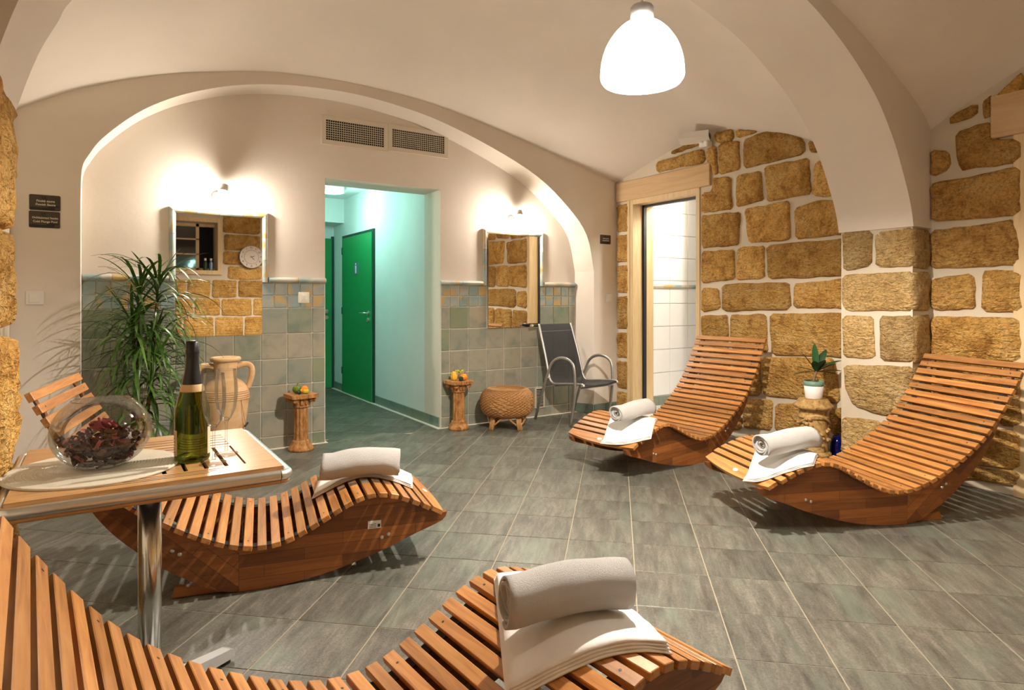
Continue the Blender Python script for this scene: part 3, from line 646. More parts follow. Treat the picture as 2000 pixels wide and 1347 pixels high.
# ================================================================== OBJECTS
# ---- rocking loungers
PT = np.array([(-.785, .262), (-.736, .291), (-.684, .318), (-.632, .341), (-.575, .366), (-.518, .386), (-.465, .392), (-.412, .385), (-.378, .366), (-.334, .351), (-.30, .328), (-.255, .304), (-.206, .275), (-.166, .255), (-.131, .236), (-.086, .218), (-.056, .210), (0, .202), (.05, .204), (.105, .212), (.157, .231), (.211, .255), (.263, .281), (.315, .307), (.365, .335), (.413, .365), (.458, .397), (.503, .433), (.547, .468), (.584, .507), (.62, .551), (.656, .597), (.689, .642), (.718, .686), (.751, .736), (.779, .786), (.81, .838), (.829, .881)])
for _ in range(3): PT[1:-1] = .25*PT[:-2]+.5*PT[1:-1]+.25*PT[2:]
PB = spline([(-.815, .245), (-.79, .205), (-.66, .158), (-.54, .110), (-.40, .066), (-.27, .033), (-.13, .010), (0, 0), (.08, 0), (.14, .007), (.2, .026), (.3, .083), (.4, .150), (.52, .255), (.6, .343), (.67, .452), (.73, .575), (.775, .70), (.80, .80)], 3)
seg = np.concatenate([[0], np.cumsum(np.linalg.norm(np.diff(PT, axis=0), axis=1))])
def top_at(s): return np.array([np.interp(s, seg, PT[:, 0]), np.interp(s, seg, PT[:, 1])])
def top_z(u): return float(np.interp(u, PT[:, 0], PT[:, 1]))
SL = seg[-1]; NS = 36
def nrm(v): return v/np.linalg.norm(v)
slat_b = MB(); slat_b.bbox(-.346, .346, -.0185, .0185, -.023, 0, .002); slat_me = mesh('slat', slat_b.V, slat_b.F, 'slat')
V = []; F = []    # first slat with bowed front edge
for i in range(13):
    x = -.33+.66*i/12; f = -.030-.028*(1-(x/.33)**2)
    for z in (-.020, 0): V += [(x, f, z), (x, .024, z)]
for i in range(12):
    a, b = i*4, i*4+4
    F += [(a+2, b+2, b+3, a+3), (a, a+1, b+1, b), (a, b, b+2, a+2), (a+1, a+3, b+3, b+1)]
F += [(0, 2, 3, 1), (48, 49, 51, 50)]
slat0_me = mesh('slat', V, F, 'slat')
off = .024
tan = np.gradient(PT, axis=0); nor = np.array([nrm(np.array([-t[1], t[0]])) for t in tan]); nor[nor[:, 1] < 0] *= -1
under = PT-nor*off
SPLIT = .10
def side_poly(lo, hi, extra=None):
    t = [tuple(p) for p in under if lo < p[0] < hi]; b = [tuple(p) for p in PB if lo < p[0] < hi]
    tz = lambda u: (u, float(np.interp(u, under[:, 0], under[:, 1]))); bz = lambda u: (u, float(np.interp(u, PB[:, 0], PB[:, 1])))
    if lo > -2: t = [tz(lo)]+t; b = [bz(lo)]+b
    if hi < 2: t = t+[tz(hi)]; b = b+[bz(hi)]
    return t+b[::-1]
def strip_faces(poly, nt): pass
def make_side(y0, y1, which):
    lo, hi = (-9, SPLIT) if which == 0 else (SPLIT+.001, 9)
    t = [tuple(p) for p in under if lo < p[0] < hi]; b = [tuple(p) for p in PB if lo < p[0] < hi]
    tz = lambda u: (u, float(np.interp(u, under[:, 0], under[:, 1]))); bz = lambda u: (u, float(np.interp(u, PB[:, 0], PB[:, 1])))
    if which == 0: t.append(tz(hi)); b.append(bz(hi))
    else: t.insert(0, tz(lo)); b.insert(0, bz(lo))
    N = 40
    def res(L):
        L = np.array(L); s = np.concatenate([[0], np.cumsum(np.linalg.norm(np.diff(L, axis=0), axis=1))]); q = np.linspace(0, s[-1], N); return np.stack([np.interp(q, s, L[:, 0]), np.interp(q, s, L[:, 1])], 1)
    t, b = res(t), res(b); mb = MB()
    V = [(p[0], y, p[1]) for y in (y0, y1) for L in (t, b) for p in L]; F = []
    for i in range(N-1):
        F += [(i, i+1, N+i+1, N+i), (2*N+i, 3*N+i, 3*N+i+1, 2*N+i+1), (i, 2*N+i, 2*N+i+1, i+1), (N+i, N+i+1, 3*N+i+1, 3*N+i)]
    F += [(0, N, 3*N, 2*N), (N-1, 3*N-1, 4*N-1, 2*N-1)]
    return mb.add(V, F)
side_me = {}
for sgn in (-1, 1):
    y0, y1 = (.262, .292) if sgn > 0 else (-.292, -.262)
    for wch in (0, 1):
        o = make_side(y0, y1, wch).build('side_panel', 'panelA' if wch == 0 else 'panelB'); side_me[(sgn, wch)] = o.data; bpy.data.objects.remove(o)
def strap_mesh(y):
    mb = MB(); n = len(PT); P = PT-nor*.0238; Q = PT-nor*.0205; hw = .022
    V = [(p[0], y-hw, p[1]) for p in P]+[(p[0], y+hw, p[1]) for p in P]+[(p[0], y+hw, p[1]) for p in Q]+[(p[0], y-hw, p[1]) for p in Q]; F = []
    for k in range(4):
        a, b = k*n, ((k+1) % 4)*n
        for i in range(n-1): F.append((a+i, a+i+1, b+i+1, b+i))
    o = mb.add(V, F).build('strap', 'strap'); me = o.data; bpy.data.objects.remove(o); return me
strap_me = {s_: strap_mesh(.277*s_) for s_ in (-1, 1)}
def stop_mesh(y0, y1):
    o = MB().prism([(.03, .0), (.36, .0), (.345, .045), (.2, .03), (.1, .012)], y0, y1, lambda a, b, d: (a, d, b)).build('rocker_stop', 'panelA'); me = o.data; bpy.data.objects.remove(o); return me
stop_me = {1: stop_mesh(.232, .2615), -1: stop_mesh(-.2615, -.232)}
def beam_mesh():
    b = MB(); b.bbox(-.03, .03, -.261, .261, -.014, .014, .003); return mesh('crossbeam', b.V, b.F, 'panelA')
beam_me = beam_mesh()
bo = MB(); bo.lathe([(0, 0), (.009, 0), (.009, .003), (.005, .006), (0, .006)], 10); bolt_me = mesh('bolt', bo.V, bo.F, 'steel', True)
slat_pos = []
pitch = (SL-.045)/(NS-1)
for i in range(NS):
    p = top_at(.035+pitch*i if i else .030); a = top_at(.035+pitch*i-.02); b = top_at(min(SL, .035+pitch*i+.02)); t = nrm(b-a); slat_pos.append((p, t))
def lounger(x, y, yaw, rk, label, sticker=False):
    root = thing('rocking_lounger', label, 'lounger', group='slatted rocking loungers')
    c, s_ = math.cos(rk), math.sin(rk); zmin = min(p[0]*s_+p[1]*c for p in PB)
    zmin = min(zmin, .345*s_)
    dz = -zmin; du = 1.2*math.sin(rk)
    root.location = (x+math.cos(yaw)*du, y+math.sin(yaw)*du, dz); root.rotation_euler = (0, -rk, yaw)
    for i, (p, t) in enumerate(slat_pos):
        ang = math.atan2(t[1], t[0])
        o = obj('slat', slat0_me if i == 0 else slat_me, root)
        # local slat axes: x across, y along, z up
        R = Matrix(((0, t[0], -t[1]), (1, 0, 0), (0, t[1], t[0]))) if True else None
        R = Matrix(((0, t[0], -t[1], p[0]), (-1, 0, 0, 0), (0, t[1], t[0], p[1]), (0, 0, 0, 1)))
        R = R @ Matrix.Rotation(0, 4, 'Z'); o.matrix_local = R
    for k, me in side_me.items(): obj('side_panel', me, root)
    for k in (-1, 1): obj('strap', strap_me[k], root); obj('rocker_stop', stop_me[k], root)
    for (u, z, a) in ((-.52, .165, .35), (.34, .20, -.6), (.70, .60, -1.05)):
        obj('crossbeam', beam_me, root, (u, 0, z), (0, a, 0))
        for sg in (-1, 1):
            for d in (-.016, .016):
                obj('bolt', bolt_me, root, (u+math.cos(a)*d, sg*.2915, z-math.sin(a)*d), (-sg*math.pi/2, 0, 0))
    sm = MB()
    for i, (p, t) in enumerate(slat_pos):
        if i % 3 == 1:
            for yy in (-.285, .285):
                T = Matrix(((t[0], 0, -t[1], p[0]), (0, 1, 0, yy), (t[1], 0, t[0], p[1]), (0, 0, 0, 1))); sm.lathe([(0, .0006), (.0042, .0005), (.0042, -.001)], 8, T)
    so = sm.build('screw_heads', 'black', root, fix=False); so['kind'] = 'stuff'
    p, t = slat_pos[0]
    T = Matrix(((t[0], 0, -t[1], p[0]-.02*t[0]), (0, 1, 0, 0), (t[1], 0, t[0], p[1]-.02*t[1]), (0, 0, 0, 1)))
    mb = MB(); mb.lathe([(0, .003), (.02, .003), (.022, 0)], 14, T @ Matrix.Diagonal((.6, 1, 1, 1))); mb.build('maker_plate', 'white', root)
    if sticker:
        b = MB().box(-.50, -.44, sticker*.2925, sticker*.2945, .205, .24).build('sticker', 'white', root)
        for q in range(4): MB().box(-.478 if q < 3 else -.496, -.444 if q < 3 else -.484, sticker*.2945, sticker*.2950, .210+.007*(q % 3), .212+.007*(q % 3)+(.012 if q == 3 else 0)).build('sticker_print', 'black', b)
    return root
LG = {'F': (.643, 1.388, 3.215, .015), 'L': (.669, 3.166, 2.942, .014), 'R1': (3.78, 3.569, .068, .04), 'R2': (3.784, 2.069, -.377, -.005)}
LO = {}
LO['F'] = lounger(*LG['F'], 'slatted rocking lounger nearest the camera, cut off by the bottom of the picture', 1)
LO['L'] = lounger(*LG['L'], 'slatted rocking lounger behind the bistro table, side panel with white sticker', 1)
LO['R1'] = lounger(*LG['R1'], 'slatted rocking lounger in front of the doorway to the white bath')
LO['R2'] = lounger(*LG['R2'], 'slatted rocking lounger in front of the pale stone pier, far right')
bpy.context.view_layer.update()
# ---- folded sheets and rolled towels on the loungers
def lounger_surface(key):
    x, y, yaw, rk = LG[key]; Mx = LO[key].matrix_world; inv = Mx.inverted()
    def f(px, py):
        q = inv @ Vector((px, py, .35)); u = max(PT[0, 0], min(PT[-1, 0], q.x)); u0 = u
        w_ = Mx @ Vector((u, q.y, top_z(u)))
        for _ in range(3):
            d = inv @ Vector((px, py, w_.z)); u = max(-.80, min(.829, d.x)); w_ = Mx @ Vector((u, d.y, top_z(u)))
        return w_.z
    return f
def sheet(key, c1, c2, c4, label, layers=3, th=.022):
    f = lounger_surface(key); c1, c2, c4 = Vector(c1), Vector(c2), Vector(c4); c3 = c2+c4-c1
    root = thing('folded_sheet', label, 'sheet', ((c1.x+c3.x)/2, (c1.y+c3.y)/2, 0), 0, 'white sheets on the loungers')
    org = root.location
    for L in range(layers):
        N = 22; ins = .004+.006*L if L else 0; z0 = th/layers*L; z1 = th/layers*(L+1)*.93
        mb = MB(); V = []
        sm = {}
        for j in range(N+1):
            for i in range(N+1):
                a, b = ins+(1-2*ins)*i/N, ins+(1-2*ins)*j/N
                p = c1+(c2-c1)*a+(c4-c1)*b
                # smooth drape: average of the lounger profile around the point
                z = np.mean([f(p.x+dx, p.y+dy) for dx, dy in ((0, 0), (.03, 0), (-.03, 0))])
                e = min(i, N-i, j, N-j); rd = 0 if e else -.3
                V.append((p.x-org.x, p.y-org.y, z+z0+.003+(0 if e else (z1-z0)*.15)))
        n1 = len(V)
        for j in range(N+1):
            for i in range(N+1):
                v = V[j*(N+1)+i]; e = min(i, N-i, j, N-j)
                V.append((v[0], v[1], v[2]+(z1-z0)*(1 if e else .7)+.0015*math.sin(i*1.1+L)*math.cos(j*.9)))
        F = []
        for j in range(N):
            for i in range(N):
                a = j*(N+1)+i; F.append((a, a+N+1, a+N+2, a+1)); F.append((n1+a, n1+a+1, n1+a+N+2, n1+a+N+1))
        bd = [i for i in range(N+1)]+[(j+1)*(N+1)+N for j in range(N)]+[N*(N+1)+N-1-i for i in range(N)]+[(N-1-j)*(N+1) for j in range(N-1)]
        for q in range(len(bd)): a, b = bd[q], bd[(q+1) % len(bd)]; F.append((a, b, n1+b, n1+a))
        mb.add(V, F).build('fold', 'sheet', root, True)
    return root
def towel(key, pa, pb_, r, label, zc, jig=.4):
    pa, pb_ = Vector((*pa, 0)), Vector((*pb_, 0)); d = (pb_-pa).normalized(); L = (pb_-pa).length; f = lounger_surface(key)
    fm = max(f(*(pa+(pb_-pa)*q).xy) for q in np.linspace(.05, .95, 13))
    lift = zc; zc = fm+zc+r*1.03
    def sag(x):
        q = min(1, max(0, .5+x/L)); return max(-.022, .42*(np.mean([f(*(pa+(pb_-pa)*min(1, max(0, q+dq))).xy) for dq in (-.12, -.06, 0, .06, .12)])-fm))
    root = thing('rolled_towel', label, 'towel', ((pa.x+pb_.x)/2, (pa.y+pb_.y)/2, zc), math.atan2(d.y, d.x), 'white rolled towels on the loungers')
    # spiral section swept along the axis
    turns = 4.2; K = 130; inner, outer, V, F = [], [], [], []
    th = r/(turns+.9)*.88
    secs = []
    for q in range(K+1):
        a = 2*math.pi*turns*q/K; rr = r*.16+(r-r*.16)*q/K
        secs.append((a+jig, rr))
    N = 15; ring = []
    for i in range(N+1):
        x = -L/2+L*i/N; e = 1 if 0 < i < N else .975; sg = sag(x)
        row = []
        for (a, rr) in secs:
            sq = 1+.05*math.cos(2*a); k = 1+.016*math.sin(x*31+a*2)+.010*math.sin(x*57-a*3+jig)
            dx = (.006*math.sin(a*1.3+jig*3) if i in (0, N) else 0)+((1-rr/r)*.020 if i == 0 else -(1-rr/r)*.020 if i == N else 0)
            row.append((x+dx, (rr-th*.5)*e*k*math.cos(a)*1.04, (rr-th*.5)*e*k*math.sin(a)*.93+sg))
        for (a, rr) in secs[::-1]:
            k = 1+.016*math.sin(x*31+a*2)+.010*math.sin(x*57-a*3+jig); dx = (.006*math.sin(a*1.3+jig*3) if i in (0, N) else 0)+((1-rr/r)*.020 if i == 0 else -(1-rr/r)*.020 if i == N else 0)
            row.append((x+dx, (rr+th*.42)*e*k*math.cos(a)*1.04, (rr+th*.42)*e*k*math.sin(a)*.93+sg))
        ring.append(row)
    n = len(ring[0]); V = [p for row in ring for p in row]
    for i in range(N):
        for k in range(n): F.append((i*n+k, i*n+(k+1) % n, (i+1)*n+(k+1) % n, (i+1)*n+k))
    for base in (0, N*n):
        for k in range(K): F.append((base+k, base+k+1, base+n-2-k, base+n-1-k))
    mb = MB().add(V, F); mb.build('terry_roll', 'terry', root, True)
    mb = MB(); mb.tube([(-L/2+.03+(L-.06)*q/6, 0, sag(-L/2+.03+(L-.06)*q/6)) for q in range(7)], r*.2, 12); mb.build('roll_core', 'terry', root, True)
    return root
sheet('F', (.825, 1.297, 0), (1.192, 1.105, 0), (1.03, 1.69, 0), 'folded white sheet under the towel on the nearest lounger', 4, .030)
towel('F', (.895, 1.417), (1.228, 1.308), .070, 'rolled white towel on the nearest lounger, largest in the picture', .028, 3.6)
sheet('L', (.86, 3.10, 0), (1.300, 2.905, 0), (1.0, 3.41, 0), 'folded white sheet on the lounger behind the bistro table', 3, .022)
towel('L', (.895, 3.062), (1.235, 2.915), .068, 'rolled white towel on the lounger behind the bistro table', .022, 3.4)
sheet('R1', (2.95, 3.405, 0), (3.165, 3.125, 0), (3.29, 3.665, 0), 'folded white sheet on the lounger by the bath doorway', 3, .020)
towel('R1', (3.085, 3.400), (3.44, 3.420), .066, 'rolled white towel on the lounger by the bath doorway', .020, 2.6)
sheet('R2', (2.895, 2.185, 0), (3.135, 1.925, 0), (3.25, 2.36, 0), 'folded white sheet on the lounger by the stone pier', 3, .020)
towel('R2', (3.015, 2.165), (3.375, 2.085), .066, 'rolled white towel on the lounger by the stone pier', .020, 2.6)
# ---- bistro table
TX0, TX1, TY0, TY1, TZ = -.19, .445, 1.897, 2.53, .77
tcx, tcy = (TX0+TX1)/2, (TY0+TY1)/2; hw = (TX1-TX0)/2
tb = thing('bistro_table', 'square teak topped bistro table with steel rim and pedestal', 'table', (tcx, tcy, 0))
fwid = .085
for q in range(4):    # mitred border boards
    R = Matrix.Rotation(q*math.pi/2, 4, 'Z')
    P = [(-hw, -hw), (hw, -hw), (hw-fwid, -hw+fwid), (-hw+fwid, -hw+fwid)]
    b = MB().prism(P, TZ-.013, TZ, lambda a, c, d: tuple(R @ Vector((a, c, d)))); b.build('border_board', 'teak', tb)
inn = hw-fwid; n = 9
for q in range(n):     # inner slats with gaps
    y0 = -inn+2*inn*q/n+.005; y1 = -inn+2*inn*(q+1)/n-.005
    o = MB().box(-inn/1, -.03, y0, y1, TZ-.013, TZ-.0008).build('inner_slat', 'teak', tb)
for q in range(5):
    x0 = -.03+(inn+.03)*q/5+.0055; x1 = -.03+(inn+.03)*(q+1)/5-.0055
    MB().box(x0, x1, -inn, inn*.15, TZ-.013, TZ-.0008).build('inner_slat', 'teak', tb)
for q in range(5):
    y0 = inn*.15+inn*.85*q/5+.004; y1 = inn*.15+inn*.85*(q+1)/5-.004
    MB().box(-.03, inn, y0, y1, TZ-.013, TZ-.0008).build('inner_slat', 'teak', tb)
MB().box(-inn-.02, inn+.02, -inn-.02, inn+.02, TZ-.034, TZ-.028).build('slot_shade_sheet', 'strap', tb)  # black sheet that puts shade into the slots between slats
hr = hw+.013; rp = []
for sx, sy, a0 in ((1, -1, -90), (1, 1, 0), (-1, 1, 90), (-1, -1, 180)):
    for k in range(6):
        a = math.radians(a0+18*k); rp.append(((hr-.025)*sx+.025*math.cos(a), (hr-.025)*sy+.025*math.sin(a), TZ-.0225))
rp.append(rp[0]); MB().tube(rp, .0145, 14, False).build('steel_rim', 'steel', tb, True)
MB().tube(rp, .0065, 8, False).build('lower_rim', 'teak', tb, True, loc=(0, 0, -.0185))
MB().tube([(0, 0, .05), (0, 0, TZ-.036)], .032, 28).build('pole', 'chrome', tb, True)
MB().tube([(0, 0, TZ-.06), (0, 0, TZ-.036)], .09, 24).build('top_flange', 'castalu', tb)
for q in range(4):
    a = math.radians(34+90*q); d = Vector((math.cos(a), math.sin(a), 0)); s_ = Vector((-d.y, d.x, 0))
    L = .31; V = []
    for r_, wd, z0, z1 in ((.0, .035, .03, .075), (.12, .032, .028, .068), (L-.02, .026, .016, .045), (L, .018, .014, .035)):
        for sg, z in ((-1, z0), (1, z0), (1, z1), (-1, z1)): V.append(tuple(d*r_+s_*sg*wd*(1 if z == z0 else .75)+Vector((0, 0, z))))
    F = [(0, 1, 2, 3), (12, 15, 14, 13)]+[(4*i+k, 4*i+(k+1) % 4, 4*i+4+(k+1) % 4, 4*i+4+k) for i in range(3) for k in range(4)]
    arm = MB().add(V, F).build('base_arm', 'castalu', tb)
    ft = MB(); c = d*(L-.03); ft.lathe([(0, 0), (.02, 0), (.018, .017), (0, .017)], 12, Matrix.Translation(c)); ft.build('glide', 'black', arm)
for q in range(3): MB().box(-.16+.02*q, .13+.02*q, -hw+.034+.016*q, -hw+.0365+.016*q, TZ-.004, TZ+.0004).build('groove_shade_strip', 'strap', tb)  # raised black strips, dark colour standing in for shade inside grooves
# ---- on the table
mt = MB(); prof = [(0, 0)]+[]; R_ = .213
for k in range(27): 
    r0 = R_*k/27; prof_r = [(r0+.0005, .0048), (r0+R_/54, .0072), (r0+R_/27-.0005, .0048)]; prof += prof_r
prof += [(R_, .003), (R_, 0)]
prof = [(0, .005)]+prof[1:]
pm = tag(mt.lathe(prof+[(0, 0)], 64).build('place_mat', 'mat', None, True, loc=(-.012, 2.15, TZ)), 'round cream woven place mat on the bistro table', 'place mat')
bowl = thing('glass_bowl', 'round clear glass bowl standing on the woven mat', 'bowl', (0.005, 2.155, TZ+.0075))
ob = [(.048, 0), (.062, .004), (.090, .022), (.114, .052), (.125, .088), (.121, .124), (.104, .157), (.082, .180), (.074, .187)]
ib = [(.0725, .186), (.080, .178), (.101, .155), (.117, .123), (.121, .088), (.110, .054), (.086, .027), (.056, .014), (0, .012)]
bo_ = [tuple(p) for p in spline([(0, 0)]+ob, 3)]; bi_ = [tuple(p) for p in spline(ib, 3)]
MB().lathe(bo_, 56).build('bowl_wall', 'glass', bowl, True, fix=False)
MB().lathe([(0, .014), (.056, .016), (.066, .010)], 40).build('bowl_floor', 'glass', bowl, True, fix=False)
rim = MB(); rim.tube([(.0735*math.cos(2*math.pi*k/40), .0735*math.sin(2*math.pi*k/40), .1865) for k in range(41)], .0016, 6, False); rim.build('bowl_rim', 'glass', bowl, True)
pp = {'petaldark': MB(), 'petalbrown': MB(), 'petal': MB()}
rnd = random.Random(3)
def petal(mb, c, s_, rot, curl):
    V = []; n = 5
    for j in range(n+1):
        for i in range(n+1):
            a, b = i/n*2-1, j/n*2-1; wv = max(.12, 1-b*b*.85)
            V.append(c+rot @ Vector((a*s_*.62*wv, b*s_, curl*s_*(a*a+b*b*.6)+.1*s_*math.sin(a*4+b*3))))
    F = [(j*(n+1)+i, j*(n+1)+i+1, (j+1)*(n+1)+i+1, (j+1)*(n+1)+i) for j in range(n) for i in range(n)]
    mb.add(V, F)
for q in range(260):
    z = rnd.uniform(.022, .098); rmax = float(np.interp(z, [.014, .03, .054, .088, .11], [.045, .078, .098, .104, .09])); r = rmax*math.sqrt(rnd.random()); a = rnd.uniform(0, 6.28)
    if z > .085 and r > .075: continue
    k = rnd.choices(['petaldark', 'petalbrown', 'petal'], [6, 2.5, 1.3])[0]
    petal(pp[k], Vector((r*math.cos(a), r*math.sin(a), z)), rnd.uniform(.010, .017), Euler((rnd.uniform(0, 6), rnd.uniform(0, 6), rnd.uniform(0, 6))).to_matrix(), rnd.uniform(.1, .5))
for k in range(7):
    a = k*.9; petal(pp['petal'], Vector((.018*math.cos(a)+.005, .018*math.sin(a), .112)), .022, Euler((.9*math.sin(a), -.9*math.cos(a), a)).to_matrix(), .3)
pot = thing('potpourri', 'dark red dried petals and leaves filling the glass bowl', 'potpourri', bowl.location)
for k, mb in pp.items(): o = mb.build({'petaldark': 'dark_petals', 'petalbrown': 'brown_petals', 'petal': 'pink_petals'}[k], k, pot, True, fix=False); o['kind'] = 'stuff'
# sparkling wine bottle
bt = thing('wine_bottle', 'dark green sparkling wine bottle with black foil neck', 'bottle', (.232, 2.112, TZ))
bp_ = [(0, .012), (.03, .006), (.044, 0), (.0475, .006), (.048, .02), (.048, .135), (.045, .165), (.036, .20), (.026, .235), (.019, .265), (.0165, .29), (.0165, .335)]
MB().lathe([(0, .018), (.02, .012), (.036, .004)]+[tuple(p) for p in spline(bp_[2:], 4)]+[(0, .336)], 40).build('bottle_glass', 'greenglass', bt, True)
MB().lathe([(.0295, .222), (.0265, .240), (.0205, .268), (.0185, .29), (.0178, .315), (.0195, .318), (.0195, .326), (.0182, .33), (.0182, .352), (.015, .356), (0, .356)], 30).build('foil', 'foil', bt, True)
MB().lathe([(.0345, .205), (.0335, .211), (.0300, .222), (.0275, .2315)], 30).build('neck_label', 'label', bt, True)
def arc_label(name, a0, a1, z0, z1, r, mat):
    n = 14; V = [((r+d)*math.cos(a), (r+d)*math.sin(a), z) for d in (0, .0004) for z in (z0, z1) for a in np.linspace(a0, a1, n)]
    F = [(i, i+1, n+i+1, n+i) for i in range(n-1)]+[(2*n+i, 3*n+i, 3*n+i+1, 2*n+i+1) for i in range(n-1)]
    return MB().add(V, F).build(name, mat, bt, True)
la = math.atan2(-2.11, -.23)
bl = arc_label('back_label', la-1.62, la-.98, .02, .095, .0482, 'labelw')
for q in range(6): arc_label('label_print', la-1.5, la-1.12-.05*(q % 3), .030+.010*q, .0312+.010*q, .0487, 'clockink').parent = bl
arc_label('front_label', la+1.0, la+2.6, .02, .10, .0482, 'labelw')
def flute(x, y, s_, label):
    t = thing('champagne_flute', label, 'glass', (x, y, TZ), 0, 'champagne flutes on the table')
    pr_ = [(.0, .0015), (.033, .0015), (.0345, .003), (.012, .007), (.005, .014), (.0038, .04), (.0038, .085), (.006, .10), (.016, .116), (.027, .142), (.0325, .178), (.0325, .215), (.0285, .262)]
    o_ = [tuple(p) for p in spline(pr_[2:], 4)]; i_ = [(.0272, .262), (.0312, .215), (.0312, .178), (.0255, .143), (.0142, .119), (0, .108)]
    MB().lathe([(.033, .0)]+o_, 40).build('flute_glass', 'glass', t, True, fix=False)
    MB().tube([(.0285*math.cos(2*math.pi*k/32), .0285*math.sin(2*math.pi*k/32), .262) for k in range(33)], .0009, 6, False).build('flute_rim', 'glass', t, True, fix=False)
    MB().sphere((0, 0, .109), .009, .009, .006).build('flute_bottom', 'glass', t, True, fix=False)
    return t
flute(.280, 2.034, 1, 'front champagne flute, standing nearer the table edge'); flute(.329, 2.133, 1, 'rear champagne flute, in front of the clay amphora')
# ---- pendant lamp and wall lamps
def pendant(x, y, zb, zc, label, k=1.0, opal='opal'):
    t = thing('pendant_lamp', label, 'lamp', (x, y, zb))
    pr_ = [(.190, .0), (.203, .02), (.205, .05), (.197, .12), (.175, .19), (.135, .255), (.09, .30), (.05, .318)]
    pr_ = [(r*.95, z*.965) for r, z in pr_]
    P = [tuple(p) for p in spline(pr_, 4)]; MB().lathe(P+[(r*.97, z-.004 if i else z+.002) for i, (r, z) in enumerate(P)][::-1], 48).build('glass_shade', opal, t, True)
    MB().lathe([(.0, .33), (.053, .322), (.055, .305), (.054, .375), (.048, .385), (0, .388)], 28).build('lamp_holder', 'castalu', t, True)
    MB().lathe([(0, .385), (.008, .386), (.008, .41), (0, .412)], 10).build('cable_grip', 'steel', t)
    MB().tube([(0, 0, .40), (0, 0, zc-zb)], .004, 8).build('cord', 'cream', t)
    MB().lathe([(0, zc-zb-.03), (.05, zc-zb-.028), (.055, zc-zb+.03), (0, zc-zb+.03)], 20).build('ceiling_rose', 'white', t)
    MB().sphere((0, 0, .16), .035, .035, .05).build('bulb', 'bulbglow', t, True)
    t.scale = (1, 1, .93)
    area_pt('pendant_light', 'POINT', (x, y, zb+.06), PENDANT_W*k, WARM, .03)
    return t
MT['opal'] = M_emit('lit_opal_glass', WARM, PENDANT_E); MT['opalfill'] = M_emit('added_fill_opal_glass', WARM, PENDANT_E*.6); MT['bulbglow'] = M_emit('lit_bulb', WARM, 12); MT['sconceglow'] = M_emit('lit_frosted_bulb', WARM, SCONCE_E)
pendant(2.138, 2.17, 2.268, 3.255, 'white opal glass dome pendant lamp hanging from the arch')
pendant(2.6, .55, 2.35, 3.30, 'added opal dome pendant lamp behind the camera, fill light for the near bay', .10, 'opalfill')  # added unseen lamp, fills the near part of the room with light
def sconce(x, zc, label):
    t = thing('wall_lamp', label, 'lamp', (x, YB, zc), 0, 'wall lamps above the mirrors')
    b = MB(); b.lathe([(0, 0), (.042, 0), (.040, .018), (.02, .024), (0, .024)], 20, Matrix.Translation((-.01, 0, 0)) @ Matrix.Rotation(math.pi/2, 4, 'X')); b.build('wall_plate', 'steel', t, True)
    MB().tube([(-.01, -.02, 0), (.01, -.07, .005), (.02, -.115, .03)], .008, 8).build('arm', 'steel', t, True)
    T = Matrix.Translation((.02, -.12, .02)) @ Matrix.Rotation(math.radians(12), 4, 'Y') @ Matrix.Rotation(math.radians(-14), 4, 'X')
    MB().lathe([(0, .062), (.024, .060), (.027, .054), (.042, -.002), (.039, -.004), (0, .04)], 24, T).build('metal_cup', 'steel', t, True)
    MB().sphere((0, 0, -.030), .040, .040, .046, 16, 10, T).build('bulb', 'sconceglow', t, True)
    return t
sconce(.80, 2.075, 'small steel wall lamp above the mirror behind the spiky plant'); sconce(3.60, 2.085, 'small steel wall lamp above the mirror beside the patio chair')
# ---- mirrors with rounded tile frames
def mirror(m, z_low, label, turn=0):
    x0, x1, z0, z1 = m; t = thing('wall_mirror', label, 'mirror', ((x0+x1)/2, YB, z0), 0, 'tile framed mirrors'); cx = (x0+x1)/2
    MB().box(x0-cx, x1-cx, -.004, .004, 0, z1-z0).build('mirror_glass', 'mirror', t, loc=(0, -.0085-abs(math.sin(turn))*.33, 0), rot=(0, 0, turn))
    MB().box(x0-cx, x1-cx, -.0042, .0, 0, z1-z0).build('backing', 'grout', t)
    def piece(p0, p1, n, out, caps):
        p0, p1 = Vector(p0), Vector(p1); d = (p1-p0); 
        for i in range(n):
            a, b = p0+d*(i/n)+d.normalized()*.001, p0+d*((i+1)/n)-d.normalized()*.001
            prof = [(math.cos(q)*.025, math.sin(q)*.03) for q in np.linspace(0, math.pi, 9)]; V = []
            for e, pt in ((0, a), (1, b)):
                for (o_, h) in prof:
                    sh = 0
                    if e == 0 and i == 0 and caps[0]: sh = -o_*caps[0]
                    if e == 1 and i == n-1 and caps[1]: sh = o_*caps[1]
                    q = pt+Vector(out)*o_+d.normalized()*sh; V.append((q.x, -h, q.z))
            k = len(prof); F = [tuple(range(k)), tuple(range(k, 2*k))[::-1]]+[(j, (j+1) % k, (j+1) % k+k, j+k) for j in range(k)]
            MB().add(V, F).build('frame_tile', 'trimtile', t)
    H = z1-z0; ex = .024
    piece((x0-cx-ex, 0, z_low-z0), (x0-cx-ex, 0, H+ex), 3, (-1, 0, 0), (0, 1)); piece((x1-cx+ex, 0, z_low-z0), (x1-cx+ex, 0, H+ex), 3, (1, 0, 0), (0, 1))
    piece((x0-cx-ex, 0, H+ex), (x1-cx+ex, 0, H+ex), 4, (0, 0, 1), (1, 1))
    return t
mirror(M1, 1.388, 'tile framed mirror behind the spiky plant, reflecting a clock'); mirror(M2, 1.388, 'tile framed mirror beside the patio chair, reflecting stone', math.radians(2.0))
